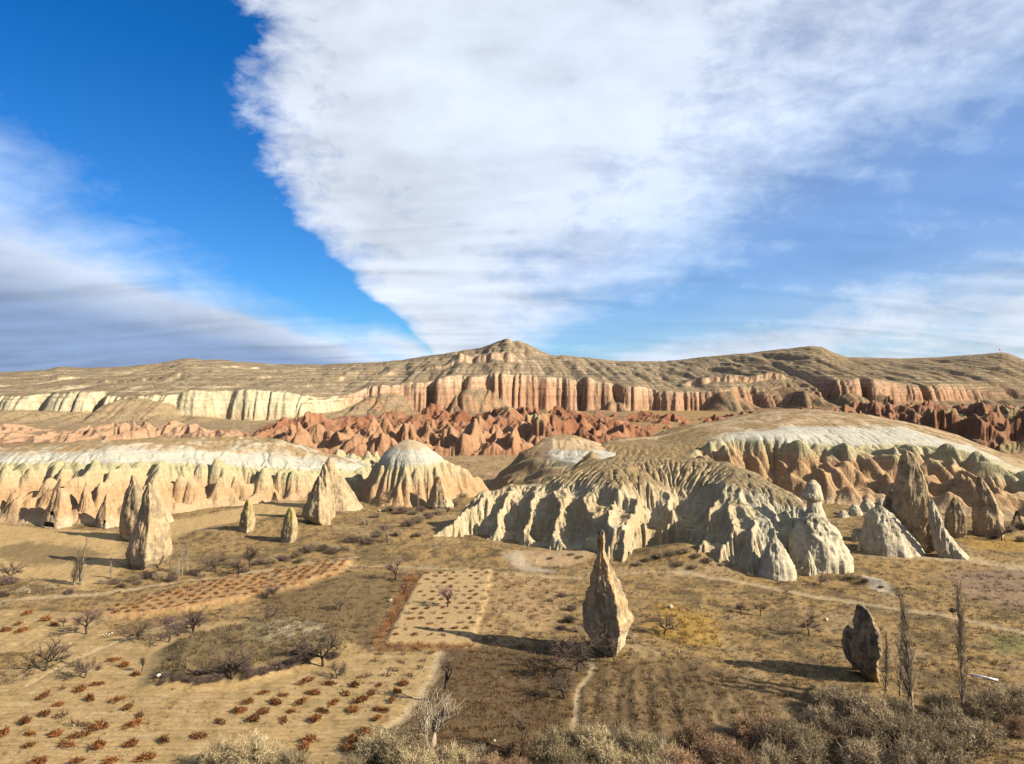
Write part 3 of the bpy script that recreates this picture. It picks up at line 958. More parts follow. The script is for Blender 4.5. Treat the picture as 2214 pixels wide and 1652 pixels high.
# ------------------------------------------------------------------ right mesa
def right_mesa():
    X, Y = grid(18, 226, 168, 372, 0.46)
    base = [(1640, 1075), (1700, 1082), (1800, 1092), (1900, 1098), (2000, 1108), (2100, 1122), (2213, 1150), (2330, 1185)]
    green = [(1480, 968, 228), (1560, 958, 228), (1640, 955, 228), (1700, 958, 226), (1800, 964, 226), (1880, 964, 228), (1960, 960, 232), (2040, 968, 232), (2110, 985, 226), (2170, 1008, 219), (2230, 1035, 212), (2330, 1070, 205)]
    wtop = [(1560, 934, 240), (1640, 926, 243), (1720, 920, 246), (1850, 917, 250), (1950, 924, 252), (2030, 940, 250), (2100, 962, 246), (2160, 988, 238), (2240, 1020, 230), (2330, 1050, 225)]
    crest = [(1300, 962, 236), (1340, 945, 250), (1450, 925, 272), (1560, 906, 300), (1650, 896, 318), (1740, 888, 330), (1800, 898, 318), (1860, 904, 304), (1960, 914, 296), (2060, 940, 290), (2130, 966, 285), (2213, 1000, 275), (2330, 1030, 270)]
    pts = [gl(a, b, -.3) for a, b in base] + [at(*p) for p in green + wtop + crest]
    pts += [(x, y - 8, -2.5) for x, y, z in (gl(a, b) for a, b in base)]
    pts += [(x * 1.04, y + 40, 2.0) for x, y, z in (at(*p) for p in crest)] + [(x * 1.1, y + 75, -2) for x, y, z in (at(*p) for p in crest)]
    pts += [at(1360, 1000, 222), at(1420, 985, 222), at(1480, 1000, 212), at(1560, 1040, 208), at(1400, 1015, 210), at(1300, 1000, 224), (18, 205, -2), (45, 200, 0), (30, 218, 5)]
    pts += [at(1500, 945, 240), at(1420, 952, 245)]
    H = rbf(pts, X, Y)
    zg = np.interp(X / Y, [(p[0] - CXD) / FD for p in green], [at(*p)[2] for p in green])
    f = np.clip(H / zg, -.3, 2)
    front = ss(262, 246, Y)
    face = ss(.02, .3, f) * ss(1.04, .78, f) * front * ss(.225, .28, X / Y)
    # big spurs, leaning down to the right
    U = X * .62 - (Y - 200) * .78; Vv = X * .78 + (Y - 200) * .62
    U = U + 1.5 * fbm(X / 10, Y / 10, 2, .5, 23.); Vv = Vv + 1.5 * fbm(X / 10, Y / 10, 2, .5, 27.)
    a, b, i1 = worley(U / 10.5, Vv / 4.8, 8)
    c, d, i2 = worley(U / 5.2, Vv / 2.6, 9)
    cone = np.clip(1 - a / .80, -.3, 1) * (.7 + .6 * i1)
    H = H + face * (7.4 * (cone - .35) + 3.4 * (np.clip(1 - c / .8, -.3, 1) - .4))
    up = ss(.97, 1.08, f)
    H = H + up * (.45 * fbm(X / 14, Y / 14, 4, .5, 9.) - .10 * np.abs(fbm(U / 12, Vv / 3., 3, .5, 2.)))
    H = erode(H + .08 * fbm(X / 1.3, Y / 1.3, 3), .46, 10, .06, .5, .022, hard=1 - .6 * up)
    nz, gx, gy = slope_nz(X, Y, H)
    n1 = fbm(X / 9, Y / 9, 4, .55, 4.); n2 = fbm(X / 2.2, Y / 2.2, 4, .55, 5.); n3 = fbm(X / 1., Y / 2., 3, .55, 6.)
    rel = H - zg + .5 * n1 + .4 * n2
    C = np.empty(X.shape + (3,)); C[:] = (.54, .36, .20)
    C = cmix(C, (.47, .29, .15), ss(-.1, .6, n1) * .6)
    C = cmix(C, (.57, .46, .31), ss(4, .5, H + n2) * .4)
    C = cmix(C, CREAM, ss(-4.5, -2.2, rel) * .7)
    C = cmix(C, GREENB, ss(-2.4, -.8, rel) * .85)
    C = cmix(C, (.38, .37, .19), ss(-.7, -.3, rel) * ss(.2, -.1, rel) * ss(-.3, .3, n2) * .5)
    C = cmix(C, WCAP, ss(-.1, .3, rel) * ss(.90, 1.0, f))
    wz = np.interp(X / Y, [(p[0] - CXD) / FD for p in wtop], [at(*p)[2] for p in wtop])
    relw = H - wz + .5 * n1
    wy_ = np.interp(X / Y, [(p[0] - CXD) / FD for p in wtop], [p[2] for p in wtop])
    back = ss(-6, 2, Y - wy_ + 4 * n1 + 2 * n2)
    C = cmix(C, (.54, .40, .25), back * .9)
    C = cmix(C, lerp(np.array(GRASS), np.array(VEG), .4), back * ss(-.5, .3, n1 + .4 * n2) * .85)
    C = cmix(C, OLIVE, back * ss(.0, .6, n2 + .6 * n3) * .45)
    left = ss(72, 62, X + 3 * n1) * ss(200, 214, Y)
    C = cmix(C, lerp(np.array(VEG), np.array(GRASS), .4), left * ss(.75, .9, nz) * .9)
    C = cmix(C, BROWN, left * ss(.0, .5, n2 + .5 * n3) * .5)
    # trails across the grass
    for q in ([(1300, 960, 240), (1420, 945, 250), (1560, 925, 262), (1740, 900, 300)], [(1420, 935, 262), (1560, 915, 285), (1700, 902, 305)]):
        P = np.array([at(*p)[:2] for p in q])
        C = cmix(C, PATHC, ss(2.2, .8, seg_dist(X, Y, P) + n2) * .7)
    g = ground_h(X, Y, False)
    sheet('mesa_right', X, Y, H, C, M_TUFF, keep=H > g - 1.2)


right_mesa()


# ------------------------------------------------------------------ the mountain with its cliffs, and the valley floor before it
MD = np.array([-500, -200, 0, 120, 230, 330, 430, 540, 600, 660, 740, 800, 880, 950, 1020, 1100, 1200, 1330, 1430, 1500, 1600, 1700, 1800, 1900, 2050, 2213, 2500, 2800], float)
M_CB = np.array([890, 890, 888, 890, 893, 896, 902, 916, 912, 900, 889, 888, 892, 893, 888, 886, 890, 888, 893, 895, 888, 878, 866, 868, 866, 862, 862, 862], float)   # cliff foot
M_CT = np.array([857, 857, 855, 856, 853, 852, 851, 852, 853, 856, 852, 836, 828, 820, 815, 813, 817, 826, 842, 845, 838, 826, 822, 826, 830, 832, 835, 835], float)     # cliff top
M_CY = np.array([640, 630, 620, 625, 630, 635, 640, 645, 655, 690, 760, 800, 835, 850, 868, 885, 905, 930, 940, 935, 930, 945, 955, 960, 970, 985, 995, 995], float)    # its distance
M_CW = np.array([14, 14, 12, 14, 8, 8, 7, 6, 6, 8, 12, 10, 8, 7, 6, 6, 6, 7, 9, 10, 16, 70, 22, 12, 16, 60, 40, 40], float)                                              # cliff width
SKD = np.array([-500, -200, 0, 100, 125, 180, 260, 350, 400, 460, 600, 700, 800, 870, 930, 1000, 1040, 1075, 1095, 1118, 1140, 1165, 1190, 1230, 1330, 1420, 1520, 1600, 1680, 1750, 1775, 1800, 1832, 1900,
                1950, 2050, 2120, 2165, 2180, 2213, 2300, 2600, 2800], float)
SKY_ = np.array([815, 810, 805, 800, 793, 796, 793, 783, 773, 775, 787, 788, 783, 777, 768, 757, 752, 738, 731.5, 733, 742, 755, 765, 769, 780, 780, 772, 766, 757, 750, 751, 762, 772, 774,
                 775, 770, 766, 762, 765, 778, 790, 800, 805], float)
SKR = np.interp(SKD, [-500, 0, 400, 700, 1000, 1095, 1200, 1400, 1760, 1950, 2213, 2800], [1350, 1300, 1180, 1350, 1230, 1160, 1260, 1450, 1300, 1450, 1350, 1400])


def mountain_h(X, Y, detail=True):
    Yc = np.maximum(Y, 50)
    a = X / Yc
    d = a * FD + CXD
    # the measured lines are followed by azimuth
    cy = np.interp(d, MD, M_CY); cb = np.interp(d, MD, M_CB); ct = np.interp(d, MD, M_CT); cw = np.interp(d, MD, M_CW)
    cw = np.maximum(cw, 11.0)
    zb = CAMZ - (cb - CYD) / FD * cy
    zt = CAMZ - (ct - CYD) / FD * (cy + cw)
    zt = zt + 4.6 * pn(X / 60, 5.5) + 2.4 * pn(X / 19, 1.5)
    sr = np.interp(d, SKD, SKR); sd = np.interp(d, SKD, SKY_)
    zs = CAMZ - (sd - CYD) / FD * sr
    # buttresses and notches
    q = X + 3 * pn(Y / 30, X / 50)
    n_a = pn(q / 64, Y / 400 + 3); n_b = pn(q / 17, Y / 90 + 9); n_c = pn(q / 7.5, Y / 60 + 5)
    md_ = .35 + .9 * np.clip(pn(q / 75, 2.7) + .45, 0, 1); me_ = np.clip(pn(q / 38, 6.7) + .5, 0, 1.2)
    but = -17 * md_ * np.exp(-(n_a / .13) ** 2) - 5 * me_ * np.exp(-(n_b / .24) ** 2) + 7 * pn(q / 33, 4.2 + Y / 300) - 3.0 * me_ * np.exp(-(n_c / .2) ** 2) + 34 * pn(q / 150, 8.5) + 1.8 * pn(q / 4.5, Y / 30)
    t = Y - cy + but + 8
    g = zb * 1.0
    # apron and floor
    floor = np.interp(Yc, [300, 420, 640, 900], [-1.0, -.5, 0, 0])
    ap = np.clip(-t / 70, 0, 1)
    rillt = pn(q / 26, Y / 200 + 1)
    z_low = lerp(g, np.minimum(floor, g) - 0, ap ** .8) + 4.0 * (np.abs(rillt) * 2 - .5) * ss(75, 5, np.abs(-t - 0)) * (t < 0) * np.clip(-t / 15, 0, 1)
    u = np.clip(t / cw, 0, 1)
    tal = np.clip(pn(q / 52, 12.3) * 1.5, 0, .85) * ss(0, .2, 1 - .0 * u)        # talus cones leaning on the wall
    uz = np.where(u < .35, u * 1.55, .5425 + (u - .35) * .704)
    uz = uz + .035 * np.sin(2 * np.pi * (uz * 5.0 + .35 * pn(q / 60, 3.3))) * np.sin(np.pi * u) + .02 * pn(q / 5.0, uz * 9) * np.sin(np.pi * u)
    z_cl = lerp(g, zt, uz)
    span = np.maximum(sr - cy - cw, 50)
    w = (t - cw) / span
    wc = np.clip(w, 0, 1)
    z_up = zt + (zs - zt) * (wc ** .92)
    gul = fbm(q / 60, Y / 420, 4, .55, 41.)
    amp = ss(0, .15, wc) * ss(1.0, .75, wc)
    z_up = z_up - 9.0 * np.abs(gul) * amp + 3.0 * amp
    z = np.where(t < 0, z_low, np.where(t < cw, z_cl, z_up))
    talz = np.minimum(z_low, g) + (zt - g) * tal * np.clip(1 + (t - 4) / 42, 0, 1) - np.where(t > cw + 4, 99, 0)
    z = np.where(t > -60, np.maximum(z, talz), z)
    is_tal = (talz >= z - .05) & (t > -40) & (t < cw)
    # ledges of harder beds
    if detail:
        st = z + 1.2 * fbm(X / 260, Y / 260, 2, .5, 3.)
        for p, k in ((8.6, 1.5), (4.3, .7)):
            ph = st / p
            fr = ph - np.floor(ph)
            z = z + np.where(t > cw, 1, 0) * k * (ss(.3, .8, fr) - fr) * ss(0, .08, wc) * ss(1.0, .93, wc)
        z = z + np.where(t > cw, 1, .3) * .4 * fbm(X / 14, Y / 14, 4, .55, 7.) * ss(1.0, .9, wc)
        z = z + .25 * fbm(X / 9, Y / 9, 2, .5, 9.)
    # behind the skyline the land falls away
    over = np.maximum(Y - (sr + 8), 0)
    z = z - over * .10
    if detail:
        t = np.where(is_tal, -1.0, t)
    return z, t, cw, wc, d


def second_cliff(X, Y, z, d):
    """the small upper cliffs below the summit and ledges left and right"""
    for d0, d1, Dy, yy, h in ((985, 1122, 803, 985, 9.0), (170, 420, 846, 790, 4.0), (1480, 1700, 812, 1010, 8.0), (925, 1000, 806, 975, 6.0)):
        zc = CAMZ - (Dy - CYD) / FD * yy
        m = ss(d0 - 15, d0 + 15, d) * ss(d1 + 15, d1 - 15, d)
        wob = 7 * fbm(X / 22, Y / 300, 3, .55, 51.)
        tt = Y - yy + wob
        z = z + m * h * (ss(0, 5, tt) - ss(0, 75, tt))
    return z


def mountain():
    nc = 1150
    s = np.linspace(-.90, .90, nc)
    d = s * FD + CXD
    cy = np.interp(d, MD, M_CY)
    rows = np.concatenate([np.linspace(0, 1, 34)[:-1] ** 1.0 * 1.0 - 1.0])
    low = np.linspace(0, 1, 34)[:-1]
    mid = np.concatenate([np.arange(-60, -26, 2.4), np.arange(-26, 44, 0.95), np.arange(44, 74, 2.2)])
    upn = np.linspace(0, 1, 132)[1:] ** 1.1
    Yl = 322 + (cy[None, :] - 60 - 322) * low[:, None]
    Ym = cy[None, :] + mid[:, None]
    sr = np.interp(d, SKD, SKR)
    y0 = cy + mid[-1]
    Yu = y0[None, :] + (sr + 12 - y0)[None, :] * upn[:, None]
    Yb = sr[None, :] + np.array([30, 80, 200, 500])[:, None]
    Y = np.concatenate([Yl, Ym, Yu, Yb]); X = s[None, :] * Y
    z, t, cw, wc, D = mountain_h(X, Y)
    z = second_cliff(X, Y, z, D)
    r0, r1 = len(low), len(low) + len(mid) + len(upn)
    hard = ss(1.0, .86, wc) * ss(-60, -30, t)
    hard = hard * np.where(t > cw, 1.0, .55)
    zz = erode(z[r0 - 4:r1] + .28 * fbm(X[r0 - 4:r1] / 7, Y[r0 - 4:r1] / 14, 3, .6, 71.) * hard[r0 - 4:r1], 2.2, 9, .020, .5, .012, hard=hard[r0 - 4:r1])
    z[r0 - 4:r1] = lerp(z[r0 - 4:r1], zz, ss(0, .1, hard[r0 - 4:r1]))
    dzy = np.gradient(z, axis=0) / np.maximum(np.gradient(Y, axis=0), 1e-3)
    dzx = np.gradient(z, axis=1) / np.maximum(np.gradient(X, axis=1), 1e-3)
    nz = 1 / np.sqrt(1 + dzy ** 2 + dzx ** 2)
    n1 = fbm(X / 70, Y / 70, 4, .55, 4.); n2 = fbm(X / 16, Y / 16, 4, .55, 5.); n3 = fbm(X / 6, Y / 6, 3, .6, 6.)
    red = ss(690, 800, D + 25 * n1)
    relt = (z - (CAMZ - (np.interp(D, MD, M_CT) - CYD) / FD * (np.interp(D, MD, M_CY)))) + 1.5 * n2
    C = np.empty(X.shape + (3,))
    soil = np.array((.275, .21, .132))
    C[:] = soil
    C = cmix(C, (.345, .27, .165), ss(.0, .8, n1 + .4 * n2) * .6)
    C = cmix(C, (.21, .155, .09), ss(.1, .8, n2 + .5 * n3) * .45)
    C = cmix(C, (.25, .18, .10), ss(1400, 1700, D + 60 * n1) * .6)
    # pale beds showing through on the steeper upper slopes
    bed = np.sin((z + 1.2 * fbm(X / 260, Y / 260, 2, .5, 3.)) * 2 * np.pi / 4.3 + .5 * n1)
    up = (t > cw)
    C = cmix(C, (.52, .45, .31), up * ss(.62, 1.05, bed + .28 * n2) * (.3 + .7 * ss(-.3, .4, n1)) * .8)
    C = cmix(C, (.56, .50, .36), up * ss(.42, .8, n1 + .5 * n2) * ss(-.3, .6, bed + n3) * .32)
    # cliff rock
    rock = ss(.84, .66, nz) * (t > -.5)
    cream = np.array((.62, .55, .385)); rosy = np.array((.50, .31, .20))
    CR = lerp(cream, rosy, red[..., None])
    CR = cmix(CR, (.50, .47, .26), (1 - red) * ss(.1, .6, n2) * .5)
    CR = cmix(CR, (.57, .38, .24), (1 - red) * ss(-13, -22, relt) * .7)
    CR = cmix(CR, (.60, .46, .31), red * ss(-9, -3, relt) * .7)
    CR = cmix(CR, (.44, .235, .13), red * ss(.0, .6, n1) * .5)
    CR = cmix(CR, (.44, .25, .15), ss(1430, 1500, D) * .5)
    bands = np.sin(z * 2 * np.pi / 3.3 + 1.5 * n1) + .5 * np.sin(z * 2 * np.pi / 1.9 + n1)
    CR = cmix(CR, (.66, .55, .40), red * ss(.3, 1.1, bands) * ss(-22, -4, relt) * .65)
    CR = cmix(CR, (.40, .21, .115), red * ss(.2, 1.0, -bands) * .35)
    CR = cmix(CR, (.50, .46, .27), (1 - red) * ss(.3, 1.1, bands) * .45)
    stn = pn(X / 3.2, z / 45) + .6 * pn(X / 8.5, z / 60 + 4)
    CR = cmix(CR, (.30, .17, .10), ss(.15, .8, stn) * lerp(.25, .5, red))
    C = C * (1 - rock[..., None]) + CR * rock[..., None]
    # foot of the cliffs
    foot = (t < 0)
    C = cmix(C, (.44, .25, .14), foot * red * ss(-.2, .5, n2 + n1) * .7)
    C = cmix(C, (.40, .30, .17), foot * (1 - red) * .6)
    C = cmix(C, (.40, .245, .14), foot * ss(600, 450, Y) * .7)
    C = cmix(C, (.24, .16, .09), foot * ss(600, 450, Y) * ss(.0, .5, n2 + .6 * n3) * .8)
    sheet('mountain', X, Y, z, C, M_CLIFF)


mountain()


# ------------------------------------------------------------------ red badlands between the mesas and the cliffs
def red_badlands():
    nc = 1000
    s = np.linspace(-.84, .84, nc)
    y = 330 * (870 / 330) ** np.linspace(0, 1, 330)
    S, Y = np.meshgrid(s, y); X = S * Y
    d = S * FD + CXD
    z0, t, cw, wc, D = mountain_h(X, Y, False)
    low = fbm(X / 70, Y / 90, 3, .5, 61.)
    # where the badlands lie: (picture x, near, far, height)
    ed = np.array([-300, 0, 200, 380, 560, 640, 760, 900, 1000, 1100, 1200, 1300, 1400, 1480, 1560, 1650, 1800, 1950, 2100, 2213, 2600], float)
    near = np.array([400, 400, 410, 420, 380, 345, 345, 345, 335, 335, 335, 340, 360, 380, 420, 420, 410, 380, 360, 350, 350], float)
    far = np.array([560, 560, 560, 560, 560, 600, 690, 720, 760, 790, 800, 800, 820, 820, 800, 800, 800, 800, 800, 800, 800], float)
    hg = np.array([10, 10, 11, 10, 9, 12, 12, 13, 14, 14, 13, 13, 11, 10, 10, 11, 14, 19, 21, 21, 20], float)
    nr = np.interp(d, ed, near); fr = np.interp(d, ed, far); h = np.interp(d, ed, hg)
    m = ss(0, 40, Y - nr) * ss(0, 60, fr - Y)
    m = m * (.75 + .6 * low).clip(0.25, 1.3)
    wx = X + 5 * fbm(X / 30, Y / 30, 2, .5, 3.); wy = Y + 5 * fbm(X / 30, Y / 30, 2, .5, 7.)
    a, b, i1 = worley(wx / 30, wy / 44, 11)
    c, e, i2 = worley(wx / 13, wy / 19, 12)
    g, k, i3 = worley(wx / 6.0, wy / 9, 13)
    cone = .65 * np.clip(1 - a / .8, -.2, 1) * (.3 + 1.2 * i1) + .42 * np.clip(1 - c / .78, -.2, 1) * (.2 + 1.3 * i2) + .22 * np.clip(1 - g / .78, -.2, 1) * (.4 + i3)
    H = z0 + m * h * 1.0 * (cone - .20) - (1 - np.clip(m * 3, 0, 1)) * 3.0 * (1 - ss(560, 640, d) * ss(1240, 1130, d) * ss(335, 360, Y) * ss(470, 430, Y))
    ybig = [(1090, 882, 560, 30, 60), (985, 925, 470, 14, 25), (1035, 905, 500, 18, 35), (1150, 905, 520, 22, 40), (905, 903, 560, 14, 30), (1270, 890, 640, 35, 50), (640, 905, 560, 25, 40), (1870, 872, 640, 30, 45), (2000, 872, 620, 60, 40), (2140, 868, 560, 40, 45), (1740, 880, 620, 30, 30)]
    rough = .35 * (cone - .4) * 10 * ss(300, 420, Y)
    for bx, by, yy, rx, ry in ybig:
        px, py, pz = at(bx, by, yy)
        r = np.sqrt(((X - px) / rx) ** 2 + ((Y - py) / ry) ** 2)
        hump = z0 + (pz - 0) * np.clip(1 - r, -1, 1) ** 1.0 * 1.0 + 1.3 * rough * np.clip(r * 2, .15, 1)
        hump = np.where(r < 1, hump, -50)
        H = np.maximum(H, hump)
    rdg = 0; a_ = 1.0; f_ = 1.0
    for o_ in range(4):
        nn_ = 1 - np.abs(pn(wx / 22 * f_ + 3.1 * o_, wy / 36 * f_ + 7.7 * o_)) * 1.7
        rdg = rdg + a_ * nn_ * nn_; a_ *= .48; f_ *= 2.1
    H = H + np.clip(m, 0, 1.2) * h * .70 * (rdg - .58)
    # small smooth cones in the near middle
    mm = ss(560, 640, d) * ss(1240, 1130, d) * ss(335, 360, Y) * ss(470, 430, Y)
    H = H + mm * 5.5 * (np.clip(1 - c / .7, 0, 1) * (.5 + .8 * i2)) + mm * 2.0 * np.clip(1 - g / .7, 0, 1)
    H = erode(H + .35 * fbm(X / 3.5, Y / 5, 3, .6, 9.) * np.clip(m, 0, 1), 1.1, 15, .075, .5, .012, hard=np.clip(m * 3 + mm, .05, 1))
    n1 = fbm(X / 40, Y / 40, 4, .55, 4.); n2 = fbm(X / 9, Y / 9, 4, .55, 5.)
    C = np.empty(X.shape + (3,)); C[:] = (.315, .145, .08)
    C = cmix(C, (.22, .09, .05), ss(.0, .5, n1) * .7)
    C = cmix(C, (.43, .235, .135), ss(.1, .6, -n1) * .6)
    C = cmix(C, (.54, .355, .225), ss(600, 480, d) * .8)
    C = cmix(C, (.47, .28, .16), mm * .8)
    C = cmix(C, (.27, .15, .09), ss(1500, 1800, d + 60 * n1) * .55)
    C = cmix(C, (.44, .42, .22), ss(13, 16, H + 1.5 * n2) * ss(1020, 1060, d) * ss(1190, 1150, d) * .75)
    C = cmix(C, (.40, .40, .19), ss(.25, .5, n1) * ss(1750, 1900, d) * .45)
    dzy = np.gradient(H, axis=0) / np.gradient(Y, axis=0); dzx = np.gradient(H, axis=1) / np.gradient(X, axis=1)
    nz = 1 / np.sqrt(1 + dzy ** 2 + dzx ** 2)
    C = cmix(C, (.29, .205, .115), ss(.90, .975, nz + .03 * n2) * .8)
    sheet('badlands_red', X, Y, H, C, M_RED, keep=H > z0 - 1.5)


red_badlands()


# ------------------------------------------------------------------ fairy chimneys
def spire_mesh(name, base, prof, cross, depth=0.9, nse=72, nri=74, amp=0.25, nsc=2.0, cols=None, seed=0.0, sink=1.0, flute=0.0, mat=None, lean=0.0):
    """base (x,y,z of the foot); prof [(picture y, left, right)] from top to foot, cross [(angle, radius)] plan outline"""
    y0 = base[1]
    k = y0 / FD
    pr = sorted(prof, key=lambda p: p[0])
    zs = np.array([base[2] + (pr[-1][0] - p[0]) * k for p in pr])[::-1]
    xl = np.array([(p[1] - CXD) * k for p in pr])[::-1] - base[0]
    xr = np.array([(p[2] - CXD) * k for p in pr])[::-1] - base[0]
    zs = zs - base[2]
    zz = np.concatenate([[-sink], np.linspace(0, zs[-1], nri) ** 1.0])
    L = np.interp(zz, zs, xl); Rr = np.interp(zz, zs, xr)
    cx = (L + Rr) / 2; rx = (Rr - L) / 2
    th = np.linspace(0, 2 * np.pi, nse, endpoint=False)
    ca = np.array([c[0] for c in cross], float); cr = np.array([c[1] for c in cross], float)
    # plan outline as a polygon with straight sides, softened
    px, py = cr * np.cos(np.radians(ca)), cr * np.sin(np.radians(ca))
    rad = np.zeros(nse)
    for i in range(len(ca)):
        x0, y0_, x1, y1_ = px[i], py[i], px[(i + 1) % len(ca)], py[(i + 1) % len(ca)]
        den = np.cos(th) * (y1_ - y0_) - np.sin(th) * (x1 - x0)
        den = np.where(np.abs(den) < 1e-9, 1e-9, den)
        r_ = (x0 * (y1_ - y0_) - y0_ * (x1 - x0)) / den
        hx, hy = r_ * np.cos(th), r_ * np.sin(th)
        tt = ((hx - x0) * (x1 - x0) + (hy - y0_) * (y1_ - y0_)) / ((x1 - x0) ** 2 + (y1_ - y0_) ** 2 + 1e-9)
        ok = (r_ > 0) & (tt >= -1e-6) & (tt <= 1 + 1e-6)
        rad = np.where(ok & ((rad == 0) | (r_ < rad)), r_, rad)
    ux, uy = rad * np.cos(th), rad * np.sin(th)
    x_lo, x_hi = ux.min(), ux.max()
    ux = (ux - (x_lo + x_hi) / 2) / ((x_hi - x_lo) / 2)
    uy = uy / ((x_hi - x_lo) / 2)
    X = cx[:, None] + rx[:, None] * ux[None, :]
    Y = rx[:, None] * uy[None, :] * depth + lean * zz[:, None]
    Z = np.repeat(zz[:, None], nse, 1)
    n = fbm3(X / nsc + seed, Y / nsc, Z / (nsc * 1.7), 5, .55, seed)
    fl = -np.abs(fbm3(X / (nsc * .55), Y / (nsc * .55), Z / (nsc * 5), 3, .5, seed + 9)) * flute
    a = (amp * n + fl) * np.clip(rx[:, None] / 1.2, .25, 1)
    nx, ny = np.cos(th)[None, :], np.sin(th)[None, :]
    X = X + a * nx; Y = Y + a * ny
    Z = Z + .25 * a
    V = np.stack([X, Y, Z], -1).reshape(-1, 3)
    rows = len(zz)
    idx = np.arange(rows * nse).reshape(rows, nse)
    nxt = np.roll(idx, -1, 1)
    F = np.stack([idx[:-1], nxt[:-1], nxt[1:], idx[1:]], -1).reshape(-1, 4)
    # closed top and bottom
    top = V[idx[-1]].mean(0) + (0, 0, .12); bot = V[idx[0]].mean(0)
    V = np.concatenate([V, [top, bot]])
    it, ib = len(V) - 2, len(V) - 1
    ft = np.stack([idx[-1], nxt[-1], np.full(nse, it), np.full(nse, it)], -1)
    fb = np.stack([nxt[0], idx[0], np.full(nse, ib), np.full(nse, ib)], -1)
    tri = np.concatenate([F[:, [0, 1, 2]], F[:, [0, 2, 3]], ft[:, :3], fb[:, :3]])
    hh = V[:, 2] / zs[-1]
    C = cols(V, hh, seed)
    me = mesh_from(name, V, tri, mat or M_SPIRE, C)
    return me, zs[-1]


def col_grey(V, h, seed):
    x, y, z = V.T
    n = fbm3(x / 2.2, y / 2.2, z / 3.0, 4, .55, seed + 3); n2 = fbm3(x / .6, y / .6, z / .8, 3, .6, seed + 5)
    C = np.empty((len(V), 3)); C[:] = (.60, .45, .27)
    C = cmix(C, (.38, .30, .19), ss(-.25, .35, n + .35 * n2 + (h - .55) * .5))
    C = cmix(C, (.25, .195, .13), ss(.2, .6, n2 * .7 + n * .6 + (h - .8) * .8) * .7)
    C = cmix(C, (.58, .46, .30), ss(.13, .03, h + .05 * n))
    C = cmix(C, (.52, .36, .20), ss(.35, .7, -n + .3 * n2) * .6)
    return C


def col_hoodoo(V, h, seed):
    x, y, z = V.T
    n = fbm3(x / 1.8, y / 1.8, z / 3.5, 4, .55, seed + 3); n2 = fbm3(x / .5, y / .5, z / .8, 3, .6, seed + 5)
    C = np.empty((len(V), 3)); C[:] = (.62, .45, .25)
    C = cmix(C, (.34, .27, .17), ss(-.15, .3, n + .3 * n2) * .9)
    C = cmix(C, (.56, .30, .12), ss(.25, .55, -n * .8 + n2 * .4) * .6)
    C = cmix(C, (.66, .56, .38), ss(.30, .10, h + .1 * n) * .85)
    C = cmix(C, (.155, .15, .115), ss(.955, .985, h + .02 * n2))
    C = cmix(C, (.40, .19, .05), ss(.86, .89, h) * ss(.95, .93, h) * ss(-.1, .3, n2) * .8)
    return C


def col_dark(V, h, seed):
    x, y, z = V.T
    n = fbm3(x / 1.4, y / 1.4, z / 2.0, 4, .55, seed + 3); n2 = fbm3(x / .4, y / .4, z / .5, 3, .6, seed + 5)
    C = np.empty((len(V), 3)); C[:] = (.50, .37, .22)
    C = cmix(C, (.235, .185, .13), ss(-.1, .4, n + .4 * n2))
    C = cmix(C, (.44, .30, .16), ss(.25, .6, -n + .3 * n2) * .7)
    C = cmix(C, (.52, .33, .14), ss(.16, .03, h + .05 * n) * .9)
    C = cmix(C, (.12, .125, .10), ss(.9, .97, h) * .7)
    return C


def col_yellow(V, h, seed):
    x, y, z = V.T
    n = fbm3(x / 1.6, y / 1.6, z / 2.0, 4, .55, seed + 3); n2 = fbm3(x / .5, y / .5, z / .6, 3, .6, seed + 5)
    C = np.empty((len(V), 3)); C[:] = (.55, .43, .24)
    C = cmix(C, (.36, .29, .17), ss(-.1, .4, n + .3 * n2))
    C = cmix(C, (.46, .38, .08), ss(.55, .9, h + .35 * n) * .6)
    C = cmix(C, (.64, .54, .36), ss(.12, .03, h))
    return C


def col_white(V, h, seed):
    x, y, z = V.T
    n = fbm3(x / 1.6, y / 1.6, z / 2.0, 4, .55, seed + 3); n2 = fbm3(x / .5, y / .5, z / .6, 3, .6, seed + 5)
    C = np.empty((len(V), 3)); C[:] = (.64, .57, .42)
    C = cmix(C, (.46, .39, .26), ss(.0, .5, n + .3 * n2) * .7)
    C = cmix(C, (.34, .31, .22), ss(.75, 1.0, h + .2 * n) * .6)
    return C


def col_pink(V, h, seed):
    x, y, z = V.T
    n = fbm3(x / 2., y / 2., z / 3.0, 4, .55, seed + 3); n2 = fbm3(x / .5, y / .5, z / .6, 3, .6, seed + 5)
    C = np.empty((len(V), 3)); C[:] = PINK
    C = cmix(C, (.58, .45, .30), ss(-.1, .4, n + .3 * n2) * .6)
    C = cmix(C, (.62, .52, .37), ss(.30, .05, h + .08 * n) * .7)
    return C


ROUND = [(a, 1.0) for a in range(0, 360, 20)]
EDGE = [(-70, 1.0), (-20, .9), (25, 1.0), (75, .9), (120, .95), (170, 1.0), (232, .70)]
EDGE2 = [(-58, 1.0), (-5, .9), (45, 1.0), (100, .85), (150, 1.0), (185, .97), (238, .72)]
LENS = [(-70, .75), (-10, 1.0), (40, .6), (100, .55), (165, 1.0), (220, .75)]


